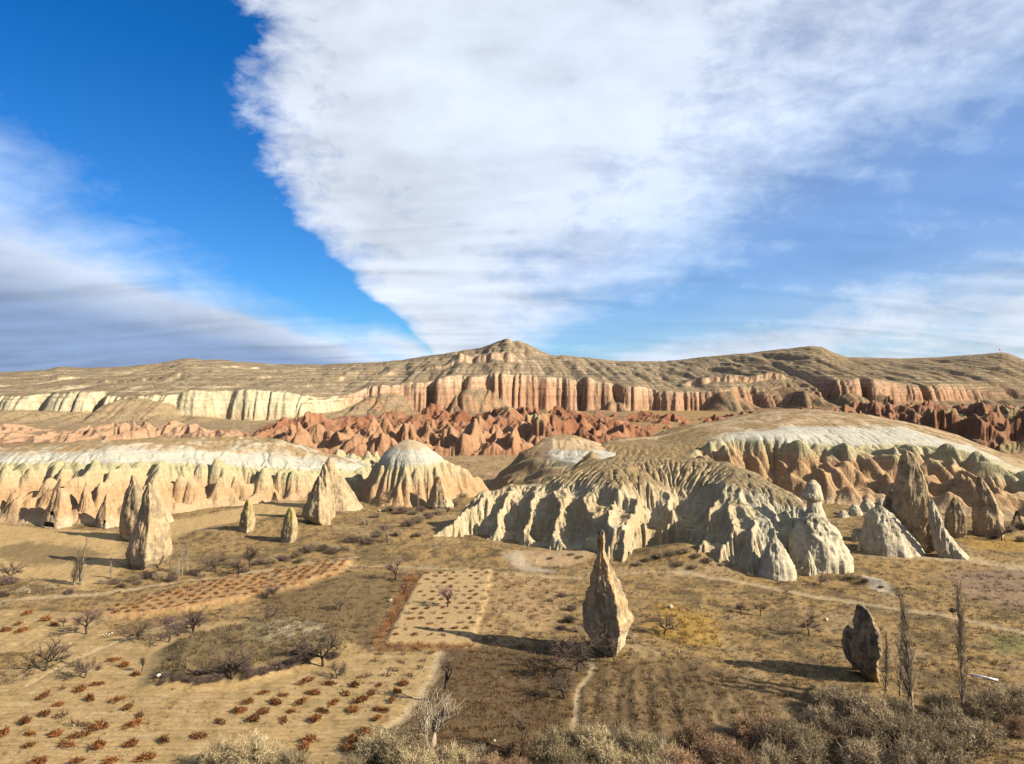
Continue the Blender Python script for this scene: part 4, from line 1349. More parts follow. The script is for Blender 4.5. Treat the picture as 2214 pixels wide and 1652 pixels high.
def spire(name, foot, prof, cross, label, cols, depth=.9, amp=.25, nsc=2.0, seed=1.0, flute=0., nse=72, nri=74, group=None, base=None, sink=1.0, cuts=(), lean=0.0, mat=None):
    b = base or gpt(*foot)
    me, H = spire_mesh(name, b, prof, cross, depth, nse, nri, amp, nsc, cols, seed, sink, flute, mat, lean)
    o = obj(name, me)
    o.location = b
    if cuts:
        k = b[1] / FD
        cv, cf = [], []
        for (dx, dy, w, h, arch) in cuts:
            # an opening: a straight sided prism with arched head, cut into the front
            x = (dx - CXD) * k - b[0]; z = (prof_foot(prof) - dy) * k
            hw, hh = w * k / 2, h * k / 2
            out = [(-hw, -hh), (hw, -hh), (hw, hh * (.3 if arch else 1))]
            if arch:
                out += [(hw * math.cos(t), hh * .3 + hh * .7 * math.sin(t)) for t in (R(35), R(65), R(90), R(115), R(145))]
            out += [(-hw, hh * (.3 if arch else 1))]
            n = len(out); s0 = len(cv)
            cv += [(x + p[0], -14.0, z + p[1]) for p in out] + [(x + p[0], DEPTH_CUT.get(name, -1.0), z + p[1]) for p in out]
            cf.append([s0 + i for i in range(n)])
            cf.append([s0 + n + i for i in range(n)][::-1])
            for i in range(n):
                j = (i + 1) % n
                cf.append([s0 + i, s0 + n + i, s0 + n + j, s0 + j])
        cm = bpy.data.meshes.new('cutter')
        cm.from_pydata(cv, [], cf)
        import bmesh
        bm = bmesh.new(); bm.from_mesh(cm)
        bmesh.ops.recalc_face_normals(bm, faces=bm.faces); bm.to_mesh(cm); bm.free()
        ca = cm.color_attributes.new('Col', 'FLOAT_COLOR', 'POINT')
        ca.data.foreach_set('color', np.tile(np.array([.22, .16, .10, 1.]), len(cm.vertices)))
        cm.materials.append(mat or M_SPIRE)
        co = obj('cutter', cm); co.location = b
        md = o.modifiers.new('cut', 'BOOLEAN'); md.object = co; md.operation = 'DIFFERENCE'; md.solver = 'EXACT'
        bpy.context.view_layer.update()
        dg = bpy.context.evaluated_depsgraph_get()
        nm = bpy.data.meshes.new_from_object(o.evaluated_get(dg))
        o.modifiers.clear()
        o.data = nm
        bpy.data.objects.remove(co)
        ca = nm.color_attributes.get('Col')
        if ca:
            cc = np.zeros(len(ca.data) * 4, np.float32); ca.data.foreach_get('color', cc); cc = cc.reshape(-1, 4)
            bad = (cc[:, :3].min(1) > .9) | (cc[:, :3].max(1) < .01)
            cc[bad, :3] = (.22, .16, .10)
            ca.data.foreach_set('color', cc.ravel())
        print(name, 'cut', len(nm.vertices), ca.domain if ca else None, int(bad.sum()) if ca else -1)
    tag(o, label, 'rock spire', group)
    return o


def prof_foot(prof):
    return max(p[0] for p in prof)


DEPTH_CUT = {}

# the tall leaning hoodoo among the fields
spire('fairy_chimney', (1316, 1410), [(1148, 1297, 1304), (1152, 1293, 1308), (1158, 1290, 1310), (1172, 1289, 1311), (1184, 1290, 1310), (1191, 1291, 1308), (1205, 1290, 1312), (1219, 1288, 1321), (1237, 1279, 1328), (1248, 1275, 1333), (1267, 1272, 1344),
                                       (1292, 1268, 1357), (1318, 1259, 1361), (1336, 1257, 1371), (1345, 1258, 1370), (1364, 1263, 1362), (1382, 1271, 1358), (1394, 1278, 1354), (1404, 1284, 1348), (1412, 1289, 1341)],
      [(-72, 1.0), (-30, .82), (12, 1.02), (70, .85), (120, .9), (172, 1.05), (225, .76)], 'tall tapering rock spire with a dark knobbed head standing among the fields', col_hoodoo, depth=1.15, amp=.32, nsc=1.4, seed=2.0, flute=.42, nse=120, nri=150, sink=1.2)
# the dark slab
slab = spire('fairy_chimney', (1876, 1466), [(1311, 1852, 1864), (1316, 1851, 1872), (1332, 1850, 1882), (1350, 1848, 1888), (1365, 1847, 1896), (1373, 1845, 1894), (1385, 1844, 1898), (1405, 1842, 1899), (1415, 1843, 1893),
                                       (1430, 1845, 1891), (1445, 1850, 1892), (1458, 1860, 1895), (1469, 1868, 1897)],
      [(-78, 1.0), (-25, .85), (35, .95), (85, .9), (140, .95), (178, 1.0), (232, .74)], 'dark jagged rock slab standing on a narrow foot beside the bare poplars', col_dark, depth=1.5, amp=.30, nsc=.9, seed=7.0, flute=.5, nse=110, nri=110)
sm, _h = spire_mesh('shoulder', gpt(1846, 1452), [(1357, 1835, 1839), (1362, 1831, 1850), (1375, 1826, 1858), (1395, 1823, 1862), (1410, 1825, 1864), (1430, 1834, 1866), (1452, 1846, 1868)],
                    LENS, 1.6, 64, 60, .22, .9, col_dark, 9.0, .6, .4)
sh_o = obj('shoulder', sm, slab)
sh_o.location = Vector(gpt(1846, 1452)) - slab.location + Vector((.3, 1.0, 0))
# pair on the left flat
spire('fairy_chimney', (316, 1222), [(1046, 319, 325), (1055, 314, 331), (1070, 308, 337), (1090, 303, 345), (1110, 297, 350), (1130, 291, 355), (1150, 284, 359), (1170, 276, 363), (1190, 269, 367), (1203, 266, 367), (1214, 268, 361), (1224, 275, 349)],
      EDGE, 'huge pale grey cone shaped fairy chimney casting a shadow over the sandy track', col_grey, depth=.92, amp=.3, nsc=2.8, seed=12.0, flute=.3, nse=110, nri=110)
spire('fairy_chimney', (285, 1168), [(1030, 284, 289), (1040, 279, 295), (1060, 273, 307), (1080, 267, 318), (1105, 262, 325), (1130, 259, 330), (1150, 259, 330), (1162, 262, 325), (1170, 268, 318)],
      EDGE2, 'slender grey cone standing close behind the huge fairy chimney on the sandy flat', col_grey, depth=.9, amp=.3, nsc=2.2, seed=16.0, flute=.3)
spire('fairy_chimney', (345, 1128), [(1050, 328, 332), (1062, 322, 341), (1085, 315, 352), (1110, 310, 364), (1128, 306, 374)], ROUND, 'low tan cone half hidden behind the slender grey cone', col_pink, amp=.3, nsc=2.5, seed=19.0)
# two small stubby ones
spire('fairy_chimney', (532, 1146), [(1081, 533, 540), (1086, 529, 545), (1095, 526, 547), (1110, 520, 548), (1125, 516, 550), (1138, 515, 550), (1146, 516, 548)], EDGE, 'small yellowish stub of rock on the mound beside the sandy strip', col_yellow, amp=.22, nsc=1.3, seed=22.0, flute=.2)
spire('fairy_chimney', (625, 1170), [(1097, 625, 630), (1102, 621, 636), (1115, 616, 640), (1130, 611, 643), (1145, 608, 643), (1158, 607, 641), (1170, 609, 638)], EDGE2, 'small rounded rock stub with a pale foot on the grassy mound', col_yellow, amp=.22, nsc=1.3, seed=25.0, flute=.15)
# the triple group before the dome hill
spire('fairy_chimney', (695, 1132), [(1031, 687, 692), (1040, 682, 697), (1060, 673, 703), (1080, 664, 710), (1100, 655, 716), (1115, 651, 717), (1125, 656, 716), (1134, 672, 714)], EDGE, 'sharp grey brown fairy chimney, foremost of the close group of three', col_grey, amp=.28, nsc=1.8, seed=29.0, flute=.3)
spire('fairy_chimney', (702, 1118), [(1003, 699, 704), (1015, 693, 709), (1040, 684, 716), (1070, 674, 722), (1100, 667, 724), (1118, 664, 724)], EDGE2, 'tall dark pointed fairy chimney rising behind the foremost of the close three', col_grey, amp=.3, nsc=1.8, seed=33.0, flute=.3)
spire('fairy_chimney', (732, 1098), [(989, 709, 714), (1000, 703, 722), (1025, 697, 739), (1055, 689, 758), (1080, 683, 772), (1098, 680, 784)], ROUND, 'broad smooth grey cone at the back of the close group of three', col_grey, amp=.35, nsc=3.0, seed=37.0, flute=.4)
# the great spire on the right and its neighbours
spire('fairy_chimney', (1992, 1192), [(975, 1953, 1959), (980, 1949, 1972), (990, 1945, 1979), (1010, 1941, 1987), (1035, 1937, 1997), (1060, 1932, 2003), (1090, 1930, 2010), (1115, 1932, 2018), (1140, 1944, 2028), (1160, 1955, 2034), (1178, 1966, 2032), (1194, 1978, 2012)],
      [(-60, 1.05), (-18, .85), (25, 1.0), (80, .9), (130, .9), (175, 1.05), (235, .72)], 'great two toned rock spire with a split dark summit above the white knolls', col_grey, amp=.38, nsc=3.2, seed=41.0, flute=.3, nse=120, nri=120)
spire('fairy_chimney', (1925, 1165), [(1045, 1936, 1944), (1060, 1925, 1950), (1090, 1912, 1956), (1120, 1905, 1962), (1150, 1902, 1964), (1168, 1905, 1966)], EDGE2, 'dark sloping buttress leaning against the great two toned spire', col_dark, amp=.35, nsc=2.2, seed=45.0, flute=.3, base=at(1930, 1165, 158))
spire('fairy_chimney', (2062, 1205), [(1082, 2011, 2017), (1095, 2007, 2025), (1115, 2005, 2034), (1140, 2008, 2042), (1165, 2014, 2058), (1190, 2022, 2080), (1206, 2030, 2096)], EDGE, 'pale stepped rock fin running down from the great two toned spire', col_white, amp=.3, nsc=1.6, seed=48.0, flute=.5, depth=.6)
spire('fairy_chimney', (2065, 1160), [(1076, 2061, 2066), (1088, 2053, 2075), (1110, 2046, 2083), (1135, 2043, 2087), (1150, 2044, 2086), (1161, 2050, 2082)], EDGE2, 'short grey brown rock tooth between the great spire and the dark twin', col_grey, amp=.25, nsc=1.6, seed=52.0, flute=.25)
spire('fairy_chimney', (2135, 1156), [(1031, 2113, 2119), (1042, 2109, 2129), (1065, 2106, 2142), (1090, 2104, 2153), (1115, 2102, 2162), (1140, 2104, 2166), (1157, 2108, 2166)], EDGE, 'tall dark rock spire with a pale right foot beside the ochre grass', col_grey, amp=.35, nsc=2.0, seed=56.0, flute=.35)
# white knolls below the great spire
spire('rock_knoll', (1905, 1190), [(1095, 1893, 1906), (1102, 1884, 1915), (1120, 1872, 1935), (1145, 1865, 1958), (1170, 1860, 1978), (1192, 1858, 1990)], ROUND, 'rounded white tuff knoll with hollows below the great spire', col_white, amp=.5, nsc=3.0, seed=61.0, flute=.7, nse=96)
spire('rock_knoll', (1755, 1215), [(1110, 1742, 1770), (1125, 1725, 1790), (1150, 1712, 1812), (1180, 1703, 1828), (1200, 1700, 1838), (1222, 1698, 1842)], ROUND, 'broad fluted white tuff knoll carrying the mushroom headed rock', col_white, amp=.5, nsc=3.0, seed=64.0, flute=1.0, nse=110, base=at(1765, 1222, 138))
spire('fairy_chimney', (1755, 1130), [(1040, 1752, 1762), (1048, 1743, 1770), (1060, 1738, 1774), (1075, 1734, 1777), (1081, 1736, 1776), (1085, 1746, 1772), (1100, 1744, 1776), (1130, 1735, 1790)], ROUND, 'mushroom headed rock knob with a notched neck on the white knoll', col_white, amp=.2, nsc=1.1, seed=68.0, base=at(1756, 1128, 141))
spire('rock_knoll', (1680, 1245), [(1163, 1668, 1678), (1175, 1660, 1690), (1200, 1648, 1705), (1225, 1640, 1718), (1247, 1635, 1722)], ROUND, 'small white tuff cone at the toe of the badland hill', col_white, amp=.3, nsc=2.4, seed=71.0, flute=.6)
spire('rock_knoll', (1750, 1242), [(1193, 1744, 1750), (1205, 1739, 1756), (1225, 1736, 1762), (1244, 1735, 1766)], ROUND, 'little white tuff tooth at the toe of the fluted knoll', col_white, amp=.2, nsc=.9, seed=74.0, flute=.4)
spire('rock_knoll', (1960, 1192), [(1140, 1952, 1960), (1155, 1944, 1970), (1175, 1938, 1984), (1196, 1932, 1996)], ROUND, 'low white tuff hump pressed against the foot of the great spire', col_white, amp=.3, nsc=2.2, seed=77.0, flute=.5)

for i, (dx, dy, w, h, lab) in enumerate([(1848, 1112, 30, 22, 'low round white rock between the mushroom headed knob and the great spire'), (1874, 1104, 34, 26, 'broad white rock hump behind the hollowed white knoll'), (1822, 1118, 24, 16, 'little white rock hump beside the mushroom headed knob'),
                                         (1852, 1168, 26, 24, 'small white tuff tooth in the gap between the two big white knolls'), (1860, 1190, 18, 20, 'tiny white tuff stub at the left foot of the hollowed white knoll'), (1905, 1096, 20, 20, 'pale rock stub at the left foot of the dark buttress')]):
    spire('rock_knoll', (dx, dy), [(dy - h, dx - w * .12, dx + w * .10), (dy - h * .85, dx - w * .28, dx + w * .26), (dy - h * .5, dx - w * .42, dx + w * .44), (dy, dx - w * .52, dx + w * .58)], ROUND, lab, col_white, amp=.35, nsc=2.0, seed=201.0 + 5 * i, flute=.5, nse=48, nri=36)

# cave cones before the left mesa
DEPTH_CUT['cave_cone'] = 0.3
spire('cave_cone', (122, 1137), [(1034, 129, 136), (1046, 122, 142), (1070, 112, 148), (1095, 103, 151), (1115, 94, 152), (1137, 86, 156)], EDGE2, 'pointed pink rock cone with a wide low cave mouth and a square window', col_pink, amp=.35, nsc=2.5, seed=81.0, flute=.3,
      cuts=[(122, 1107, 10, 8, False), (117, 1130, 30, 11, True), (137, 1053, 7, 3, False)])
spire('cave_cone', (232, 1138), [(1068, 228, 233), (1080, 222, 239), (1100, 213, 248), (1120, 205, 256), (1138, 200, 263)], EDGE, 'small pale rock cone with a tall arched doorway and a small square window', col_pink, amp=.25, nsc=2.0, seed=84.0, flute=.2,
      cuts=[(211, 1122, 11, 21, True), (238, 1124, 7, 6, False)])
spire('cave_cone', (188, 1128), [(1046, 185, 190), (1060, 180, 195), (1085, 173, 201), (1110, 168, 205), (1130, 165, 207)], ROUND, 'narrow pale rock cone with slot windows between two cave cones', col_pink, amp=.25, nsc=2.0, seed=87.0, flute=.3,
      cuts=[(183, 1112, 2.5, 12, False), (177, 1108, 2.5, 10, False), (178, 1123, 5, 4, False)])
DEPTH_CUT['rock_church'] = -2.0
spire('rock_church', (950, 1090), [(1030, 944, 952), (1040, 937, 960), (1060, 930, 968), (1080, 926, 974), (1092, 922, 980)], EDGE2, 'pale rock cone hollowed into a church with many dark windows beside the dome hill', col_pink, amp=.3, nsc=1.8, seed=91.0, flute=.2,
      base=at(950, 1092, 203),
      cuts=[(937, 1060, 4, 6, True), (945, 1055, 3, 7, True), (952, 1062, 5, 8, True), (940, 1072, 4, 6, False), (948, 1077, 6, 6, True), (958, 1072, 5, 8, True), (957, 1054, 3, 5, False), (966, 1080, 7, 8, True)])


# ------------------------------------------------------------------ bare trees, shrubs and vines
def tubes(branches, k):
    """branches: list of (points, radii) -> vertices, triangles"""
    V, F = [], []
    for P, r in branches:
        P = np.asarray(P); n = len(P)
        s0 = len(V)
        for i in range(n):
            d = P[min(i + 1, n - 1)] - P[max(i - 1, 0)]
            d = d / (np.linalg.norm(d) + 1e-9)
            a = np.cross(d, (.31, .87, .38)); a /= (np.linalg.norm(a) + 1e-9)
            b = np.cross(d, a)
            for j in range(k):
                t = 2 * math.pi * j / k
                V.append(P[i] + r[i] * (a * math.cos(t) + b * math.sin(t)))
        for i in range(n - 1):
            for j in range(k):
                a0 = s0 + i * k + j; a1 = s0 + i * k + (j + 1) % k
                F.append((a0, a1, a1 + k)); F.append((a0, a1 + k, a0 + k))
    return np.array(V), np.array(F)


def grow(rg, p, d, length, r0, seg, wig, up, tip=.35):
    pts = [np.array(p, float)]; d = np.array(d, float); rad = [r0]
    for i in range(seg):
        d = d + rg.normal(0, wig, 3) + np.array([0, 0, up])
        d /= np.linalg.norm(d)
        pts.append(pts[-1] + d * length / seg)
        rad.append(r0 * (1 - (1 - tip) * (i + 1) / seg))
    return pts, rad, d


def fan_dir(rg, d, ang):
    a = rg.normal(0, 1, 3)
    a -= d * a.dot(d); a /= np.linalg.norm(a)
    return d * math.cos(ang) + a * math.sin(ang)


def make_tree(seed, H=5.0, trunk=.28, spread=.75, twigs=7, lean=0.0, stems=1, density=1.0, up=.06, wr=.016):
    """open headed bare tree: trunk and limbs, then the crown of twigs"""
    rg = np.random.RandomState(seed)
    wood, tw = [], []
    for s_ in range(stems):
        d0 = np.array([lean + rg.normal(0, .08) + (0 if stems == 1 else (s_ - (stems - 1) / 2) * .45), rg.normal(0, .08), 1.0]); d0 /= np.linalg.norm(d0)
        pts, rad, d = grow(rg, (s_ * .12, 0, -.25), d0, H * trunk + .25, H * .034, 4, .08, .02, .7)
        wood.append((pts, rad))
        nl = rg.randint(4, 6)
        for i in range(nl):
            dl = fan_dir(rg, d, R(28 + 34 * rg.rand()) * spread / .75)
            start = pts[-1] if i % 2 else pts[-2] + (pts[-1] - pts[-2]) * rg.rand()
            p1, r1, d1 = grow(rg, start, dl, H * (.30 + .14 * rg.rand()), H * .0195, 4, .12, up, .5)
            wood.append((p1, r1))
            nb = int(7 * density) + rg.randint(0, 2)
            for j in range(nb):
                q = rg.randint(1, 5)
                db = fan_dir(rg, d1, R(25 + 35 * rg.rand()))
                p2, r2, d2 = grow(rg, p1[q], db, H * (.18 + .12 * rg.rand()), H * .0095, 3, .14, up, .5)
                wood.append((p2, r2))
                for k in range(int(twigs * density * 1.8)):
                    q2 = rg.randint(1, 4)
                    dt = fan_dir(rg, d2, R(20 + 45 * rg.rand()))
                    p3, r3, d3 = grow(rg, p2[q2] if k else p2[-1], dt, H * (.09 + .09 * rg.rand()), H * wr * .30, 2, .16, up, .35)
                    tw.append((p3, r3))
    return tubes(wood, 5), tubes(tw, 3)


def make_poplar(seed, H=14.0, pale=False, n=90, wide=.055, trunks=1):
    rg = np.random.RandomState(seed)
    wood, tw = [], []
    for t in range(trunks):
        d0 = np.array([rg.normal(0, .025), rg.normal(0, .02), 1.0])
        off = np.array([rg.normal(0, .5), rg.normal(0, .3), 0]) * (t > 0)
        pts, rad, d = grow(rg, off + np.array([0, 0, -.4]), d0 / np.linalg.norm(d0), (H + .4) * (1 - .14 * t), H * (.0125 if trunks == 1 else .0105), 14, .018, .02, .12)
        wood.append((pts, rad))
        for i in range(n // trunks):
            u = .10 + .86 * rg.rand() ** .9
            q = u * 14; a = int(q); st = pts[a] + (pts[min(a + 1, 14)] - pts[a]) * (q - a)
            dl = fan_dir(rg, d, R(10 + 22 * rg.rand()))
            L = H * (.07 + .16 * rg.rand()) * (1.25 - u * .8)
            p1, r1, d1 = grow(rg, st, dl, L, H * .0030 * (1.3 - .6 * u), 4, .07, .22, .4)
            (wood if rg.rand() < .4 else tw).append((p1, r1))
            for k in range(5):
                p2, r2, d2 = grow(rg, p1[rg.randint(1, 5)], fan_dir(rg, d1, R(12 + 25 * rg.rand())), L * (.25 + .3 * rg.rand()), H * .0014, 2, .08, .15, .4)
                tw.append((p2, r2))
    return tubes(wood, 4), tubes(tw, 3)


def ribbons(P0, P1, w, rg):
    """thin triangles from P0 to P1"""
    n = len(P0)
    d = P1 - P0
    a = np.cross(d, rg.normal(0, 1, (n, 3))); a /= (np.linalg.norm(a, axis=1)[:, None] + 1e-9)
    V = np.stack([P0 - a * w[:, None], P0 + a * w[:, None], P1], 1).reshape(-1, 3)
    F = np.arange(3 * n).reshape(n, 3)
    return V, F


def make_shrub(seed, rx=2.2, H=2.6, stems=62, per=100, w=.0145, tw_len=.36, erect=.0):
    """dense twiggy shrub: radiating stems with sprays of twigs at the outer ends"""
    rg = np.random.RandomState(seed)
    st = []; P0 = []; P1 = []
    for i in range(stems):
        az = rg.rand() * 2 * np.pi; el = np.arccos(1 - rg.rand() * .92)
        d = np.array([math.sin(el) * math.cos(az) * rx, math.sin(el) * math.sin(az) * rx, (math.cos(el) * .8 + .2) * H])
        d *= (.72 + .33 * rg.rand())
        base = rg.normal(0, .22, 3) * np.array([rx * .5, rx * .5, 0])
        pts = [base + np.array([0, 0, -.15])]
        for s in (.35, .7, 1.0):
            pts.append(base + d * s + rg.normal(0, .06, 3) * rx * s + np.array([0, 0, .15 * H * math.sin(s * 3.1)]))
        st.append((pts, [.055, .042, .028, .010]))
        pts = np.array(pts)
        u = .25 + .75 * rg.rand(per) ** .6
        q = u * 3; a = np.minimum(q.astype(int), 2); fr = (q - a)[:, None]
        c = pts[a] * (1 - fr) + pts[a + 1] * fr
        dd = rg.normal(0, 1, (per, 3)); dd /= np.linalg.norm(dd, axis=1)[:, None]
        dd = dd + d / np.linalg.norm(d) * .45 + np.array([0, 0, erect])
        L = tw_len * (.5 + rg.rand(per))
        c = c + rg.normal(0, .20, (per, 3))
        P0.append(c); P1.append(c + dd * L[:, None])
    P0 = np.concatenate(P0); P1 = np.concatenate(P1)
    P0[:, 2] = np.maximum(P0[:, 2], .02); P1[:, 2] = np.maximum(P1[:, 2], .05)
    return tubes(st, 4), ribbons(P0, P1, w * (.7 + .8 * rg.rand(len(P0))), rg)


def make_vine(seed, leafy=1.0):
    rg = np.random.RandomState(seed)
    st = []
    pts, rad, d = grow(rg, (0, 0, -.08), (rg.normal(0, .3), rg.normal(0, .3), 1), .42, .065, 3, .2, 0, .7)
    st.append((pts, rad))
    for i in range(4):
        dl = np.array([rg.normal(0, 1), rg.normal(0, .7), .45]); dl /= np.linalg.norm(dl)
        p, r, _ = grow(rg, pts[-1], dl, .45 + .3 * rg.rand(), .03, 3, .25, .05, .4)
        st.append((p, r))
    n = int(150 * leafy)
    az = rg.rand(n) * 2 * np.pi; rr = .85 * np.sqrt(rg.rand(n))
    P0 = np.stack([rr * np.cos(az), .7 * rr * np.sin(az), .05 + .35 * rg.rand(n) * (1 - .5 * rr)], 1)
    P1 = P0 + np.stack([rg.normal(0, .22, n), rg.normal(0, .22, n), .02 + .28 * rg.rand(n)], 1)
    return tubes(st, 4), ribbons(P0, P1, .035 + .045 * rg.rand(n), rg)


random.seed(5)
RG = np.random.RandomState(77)


class Proto:
    """meshes of one kind of plant: a list of (part name, mesh)"""
    def __init__(self, kind, parts, height=None):
        parts = list(parts)
        if height:
            k = height / max(V[:, 2].max() for _, (V, F), _ in parts)
            parts = [(p, (V * k, F), m) for p, (V, F), m in parts]
        self.parts = [(pn_, mesh_from(kind + '_' + pn_, V, F, m, None, True)) for pn_, (V, F), m in parts]

    def place(self, name, loc, rz, sc, label, cat, group=None):
        e = empty(name, loc, rz, sc)
        tag(e, label, cat, group)
        for pn_, me in self.parts:
            obj(pn_, me, e)
        return e


TREES = [Proto('bare_tree', (('trunk', a, M_BARK), ('crown', b, M_TWIG if i % 2 else M_TWIGP)), 5.0) for i, (a, b) in enumerate(
    [make_tree(1), make_tree(2, spread=.95, trunk=.22), make_tree(3, trunk=.30, density=1.15), make_tree(4, spread=1.0, trunk=.25), make_tree(6, stems=2, trunk=.25), make_tree(8, spread=.85, density=1.25, twigs=9, trunk=.24)])]
T_THIN = [Proto('thin_tree', (('trunk', a, M_BARK), ('crown', b, M_TWIG)), 5.0) for a, b in [make_tree(21, spread=.45, trunk=.45, density=.7, up=.2), make_tree(22, spread=.5, trunk=.4, density=.8, lean=.25, up=.15), make_tree(23, spread=.28, trunk=.42, density=.42, up=.3, twigs=4)]]
POPL = [Proto('poplar', (('trunk', a, M_POPB), ('crown', b, M_POPB)), 14.0) for a, b in [make_poplar(31, trunks=1, n=130), make_poplar(32, n=210, trunks=2), make_poplar(33, n=120)]]
PALEP = [Proto('pale_poplar', (('trunk', a, M_PALE), ('crown', b, M_PALE)), 9.0) for a, b in [make_poplar(41, H=9, n=230, trunks=4), make_poplar(42, H=9, n=120, trunks=3)]]
PALET = [Proto('pale_tree', (('trunk', a, M_PALE), ('crown', b, M_PALE)), 5.0) for a, b in [make_tree(51, stems=3, spread=.42, trunk=.25, up=.22, density=.62, twigs=5)]]
SHR = {}
for key, mat_ in (('olive', M_OLIVE), ('grey', M_GREYB), ('rusty', M_RUSTY), ('dark', M_TWIG)):
    SHR[key] = [Proto('shrub', (('stem', a, M_BARK), ('twigs', b, mat_))) for a, b in [make_shrub(sd) for sd in ((61, 62, 63) if key == 'olive' else (64, 65, 66) if key == 'grey' else (67, 68))]]
M_VINEP = mat_twig('pale_vine_leaf', (.12, .055, .022), (.33, .165, .06), .3)
VINEP = [Proto('vine', (('stump', a, M_VINED), ('shoots', b, M_VINEP))) for a, b in [make_vine(77), make_vine(78, .7)]]
VINES = [Proto('vine', (('stump', a, M_VINED), ('shoots', b, M_VINE))) for a, b in [make_vine(71), make_vine(72), make_vine(73, .7), make_vine(74, 1.3)]]
VINED = [Proto('vine', (('stump', a, M_VINED), ('shoots', b, M_VINED))) for a, b in [make_vine(75, .35), make_vine(76, .25)]]

# single trees: (picture x, y of the foot, height in picture px, prototype, label)
TL = [
    (187, 1371, 58, 0, 'bare tree with a dark clump in its crown beside the small sandy plot'),
    (97, 1450, 66, 3, 'wide bare tree at the lower end of the footpath beside the sandy vineyard'),
    (182, 1466, 46, 1, 'small purplish bare tree just right of the wide tree by the footpath'),
    (302, 1383, 42, 1, 'low bare tree on the dark grass below the stone heap'),
    (365, 1388, 62, 2, 'bare vase shaped tree at the upper edge of the scrub mound'),
    (418, 1368, 52, 4, 'twin stemmed bare tree above the scrub mound'),
    (578, 1346, 44, 1, 'small dark trunked tree at the top of the scrub mound clearing'),
    (593, 1293, 32, 4, 'little bare tree on the lower edge of the orange vine terrace'),
    (502, 1467, 76, 5, 'dense dark bare tree at the foot of the scrub mound'),
    (696, 1441, 84, 5, 'bare tree with green mistletoe at the end of the scrub mound'),
    (727, 1466, 36, 1, 'tiny bare tree beside the sandy vineyard right of the mistletoe tree'),
    (137, 1355, 22, 0, 'sapling in the small sandy plot'),
    (735, 1321, 28, 3, 'small bare tree in the brown weeds left of the pale vine plot'),
    (968, 1312, 48, 0, 'bare tree alone in the pale vine plot'),
    (874, 1283, 24, 2, 'little tree on the rusty edge of the pale vine plot'),
    (853, 1255, 48, 2, 'purplish bare tree on the brown slope above the pale vine plot'),
    (1248, 1451, 100, 5, 'large dense bare tree in front of the tall rock spire'),
    (1434, 1371, 46, 1, 'bare tree standing in ochre grass right of the tall rock spire'),
    (1221, 1511, 56, 3, 'pinkish bare tree beside the narrow footpath'),
    (1644, 1331, 32, 0, 'small bare tree on the grassy slope above the ochre grass'),
    (1750, 1375, 54, 2, 'purplish bare tree left of the dark rock slab'),
    (1774, 1263, 24, 1, 'small tree beside the white rock lens above the dirt road'),
    (468, 1236, 40, 1, 'dark bare tree beside the road above the orange vine terrace'),
    (517, 1241, 38, 3, 'rounded bare tree second along the road above the orange terrace'),
    (540, 1228, 52, 0, 'taller bare tree third along the road above the orange terrace'),
    (2165, 1169, 34, 3, 'reddish bare tree at the edge of the ochre grass below the dark spire'),
    (838, 1094, 38, 2, 'bare tree in the gully before the dome hill'),
    (1700, 1290, 20, 2, 'very small tree between the dirt road and the bare slope'),
    (24, 1255, 44, 5, 'dense bare tree by the sandy flat beside the pale boulder'),
    (1600, 1325, 24, 4, 'tiny twin stemmed tree on the grassy slope near the ochre patch'),
]
for dx, dy, hp, pi_, lab in TL:
    x, y, z = gpt(dx, dy)
    sc = hp * y / FD / 5.0 * 1.05
    TREES[pi_].place('bare_tree', (x, y, z), RG.rand() * 6.28, (sc * 1.15, sc * 1.15, sc), lab, 'tree')
for dx, dy, hp, pi_, lab in [
    (1331, 1435, 66, 1, 'thin leaning bare tree before the foot of the tall rock spire'),
    (961, 1518, 128, 2, 'tall forked sapling beside the sandy path through brown weeds'),
    (305, 1451, 36, 1, 'thin bent sapling in the sand left of the scrub mound'),
    (1131, 1622, 92, 0, 'tall thin shrubby tree in the thicket below the brown weeds'),
]:
    x, y, z = gpt(dx, dy)
    sc = hp * y / FD / 5.0
    T_THIN[pi_].place('thin_tree', (x, y, z), RG.rand() * 6.28, sc, lab, 'tree')
for dx, dy, hp, pi_, lab in [
    (1973, 1548, 258, 1, 'twin stemmed bare poplar between a slim poplar and a nest bearing poplar'),
    (1944, 1522, 225, 2, 'slim bare poplar close left of the twin stemmed poplar'),
    (2082, 1552, 285, 0, 'tall bare poplar carrying a dark nest beside the white pole'),
    (1912, 1518, 150, 2, 'short thin poplar beside the foot of the dark rock slab'),
    (903, 1103, 66, 2, 'slim bare poplar before the dome hill, left one of two'),
    (923, 1094, 66, 0, 'slim bare poplar before the dome hill, nearer the rock church'),
]:
    x, y, z = gpt(dx, dy)
    sc = hp * y / FD / 14.0 * 1.06
    POPL[pi_].place('poplar', (x, y, z), RG.rand() * 6.28, sc, lab, 'tree')
for dx, dy, hp, pi_, lab in [
    (175, 1264, 104, 0, 'white barked poplar clump beside the sandy flat'),
    (243, 1250, 40, 1, 'short white barked poplar near the huge fairy chimney'),
    (405, 1242, 78, 1, 'pale slender poplar right of the huge fairy chimney'),
    (366, 1247, 46, 1, 'pale young poplar at the foot of the huge fairy chimney'),
    (388, 1246, 40, 1, 'thin pale poplar between two pale poplars by the huge fairy chimney'),
    (836, 1173, 36, 0, 'pale bushy poplar in the gully scrub'),
]:
    x, y, z = gpt(dx, dy)
    sc = hp * y / FD / 9.0
    PALEP[pi_].place('pale_poplar', (x, y, z), RG.rand() * 6.28, (sc * 1.6, sc * 1.6, sc), lab, 'tree')
x, y, z = gpt(928, 1622)
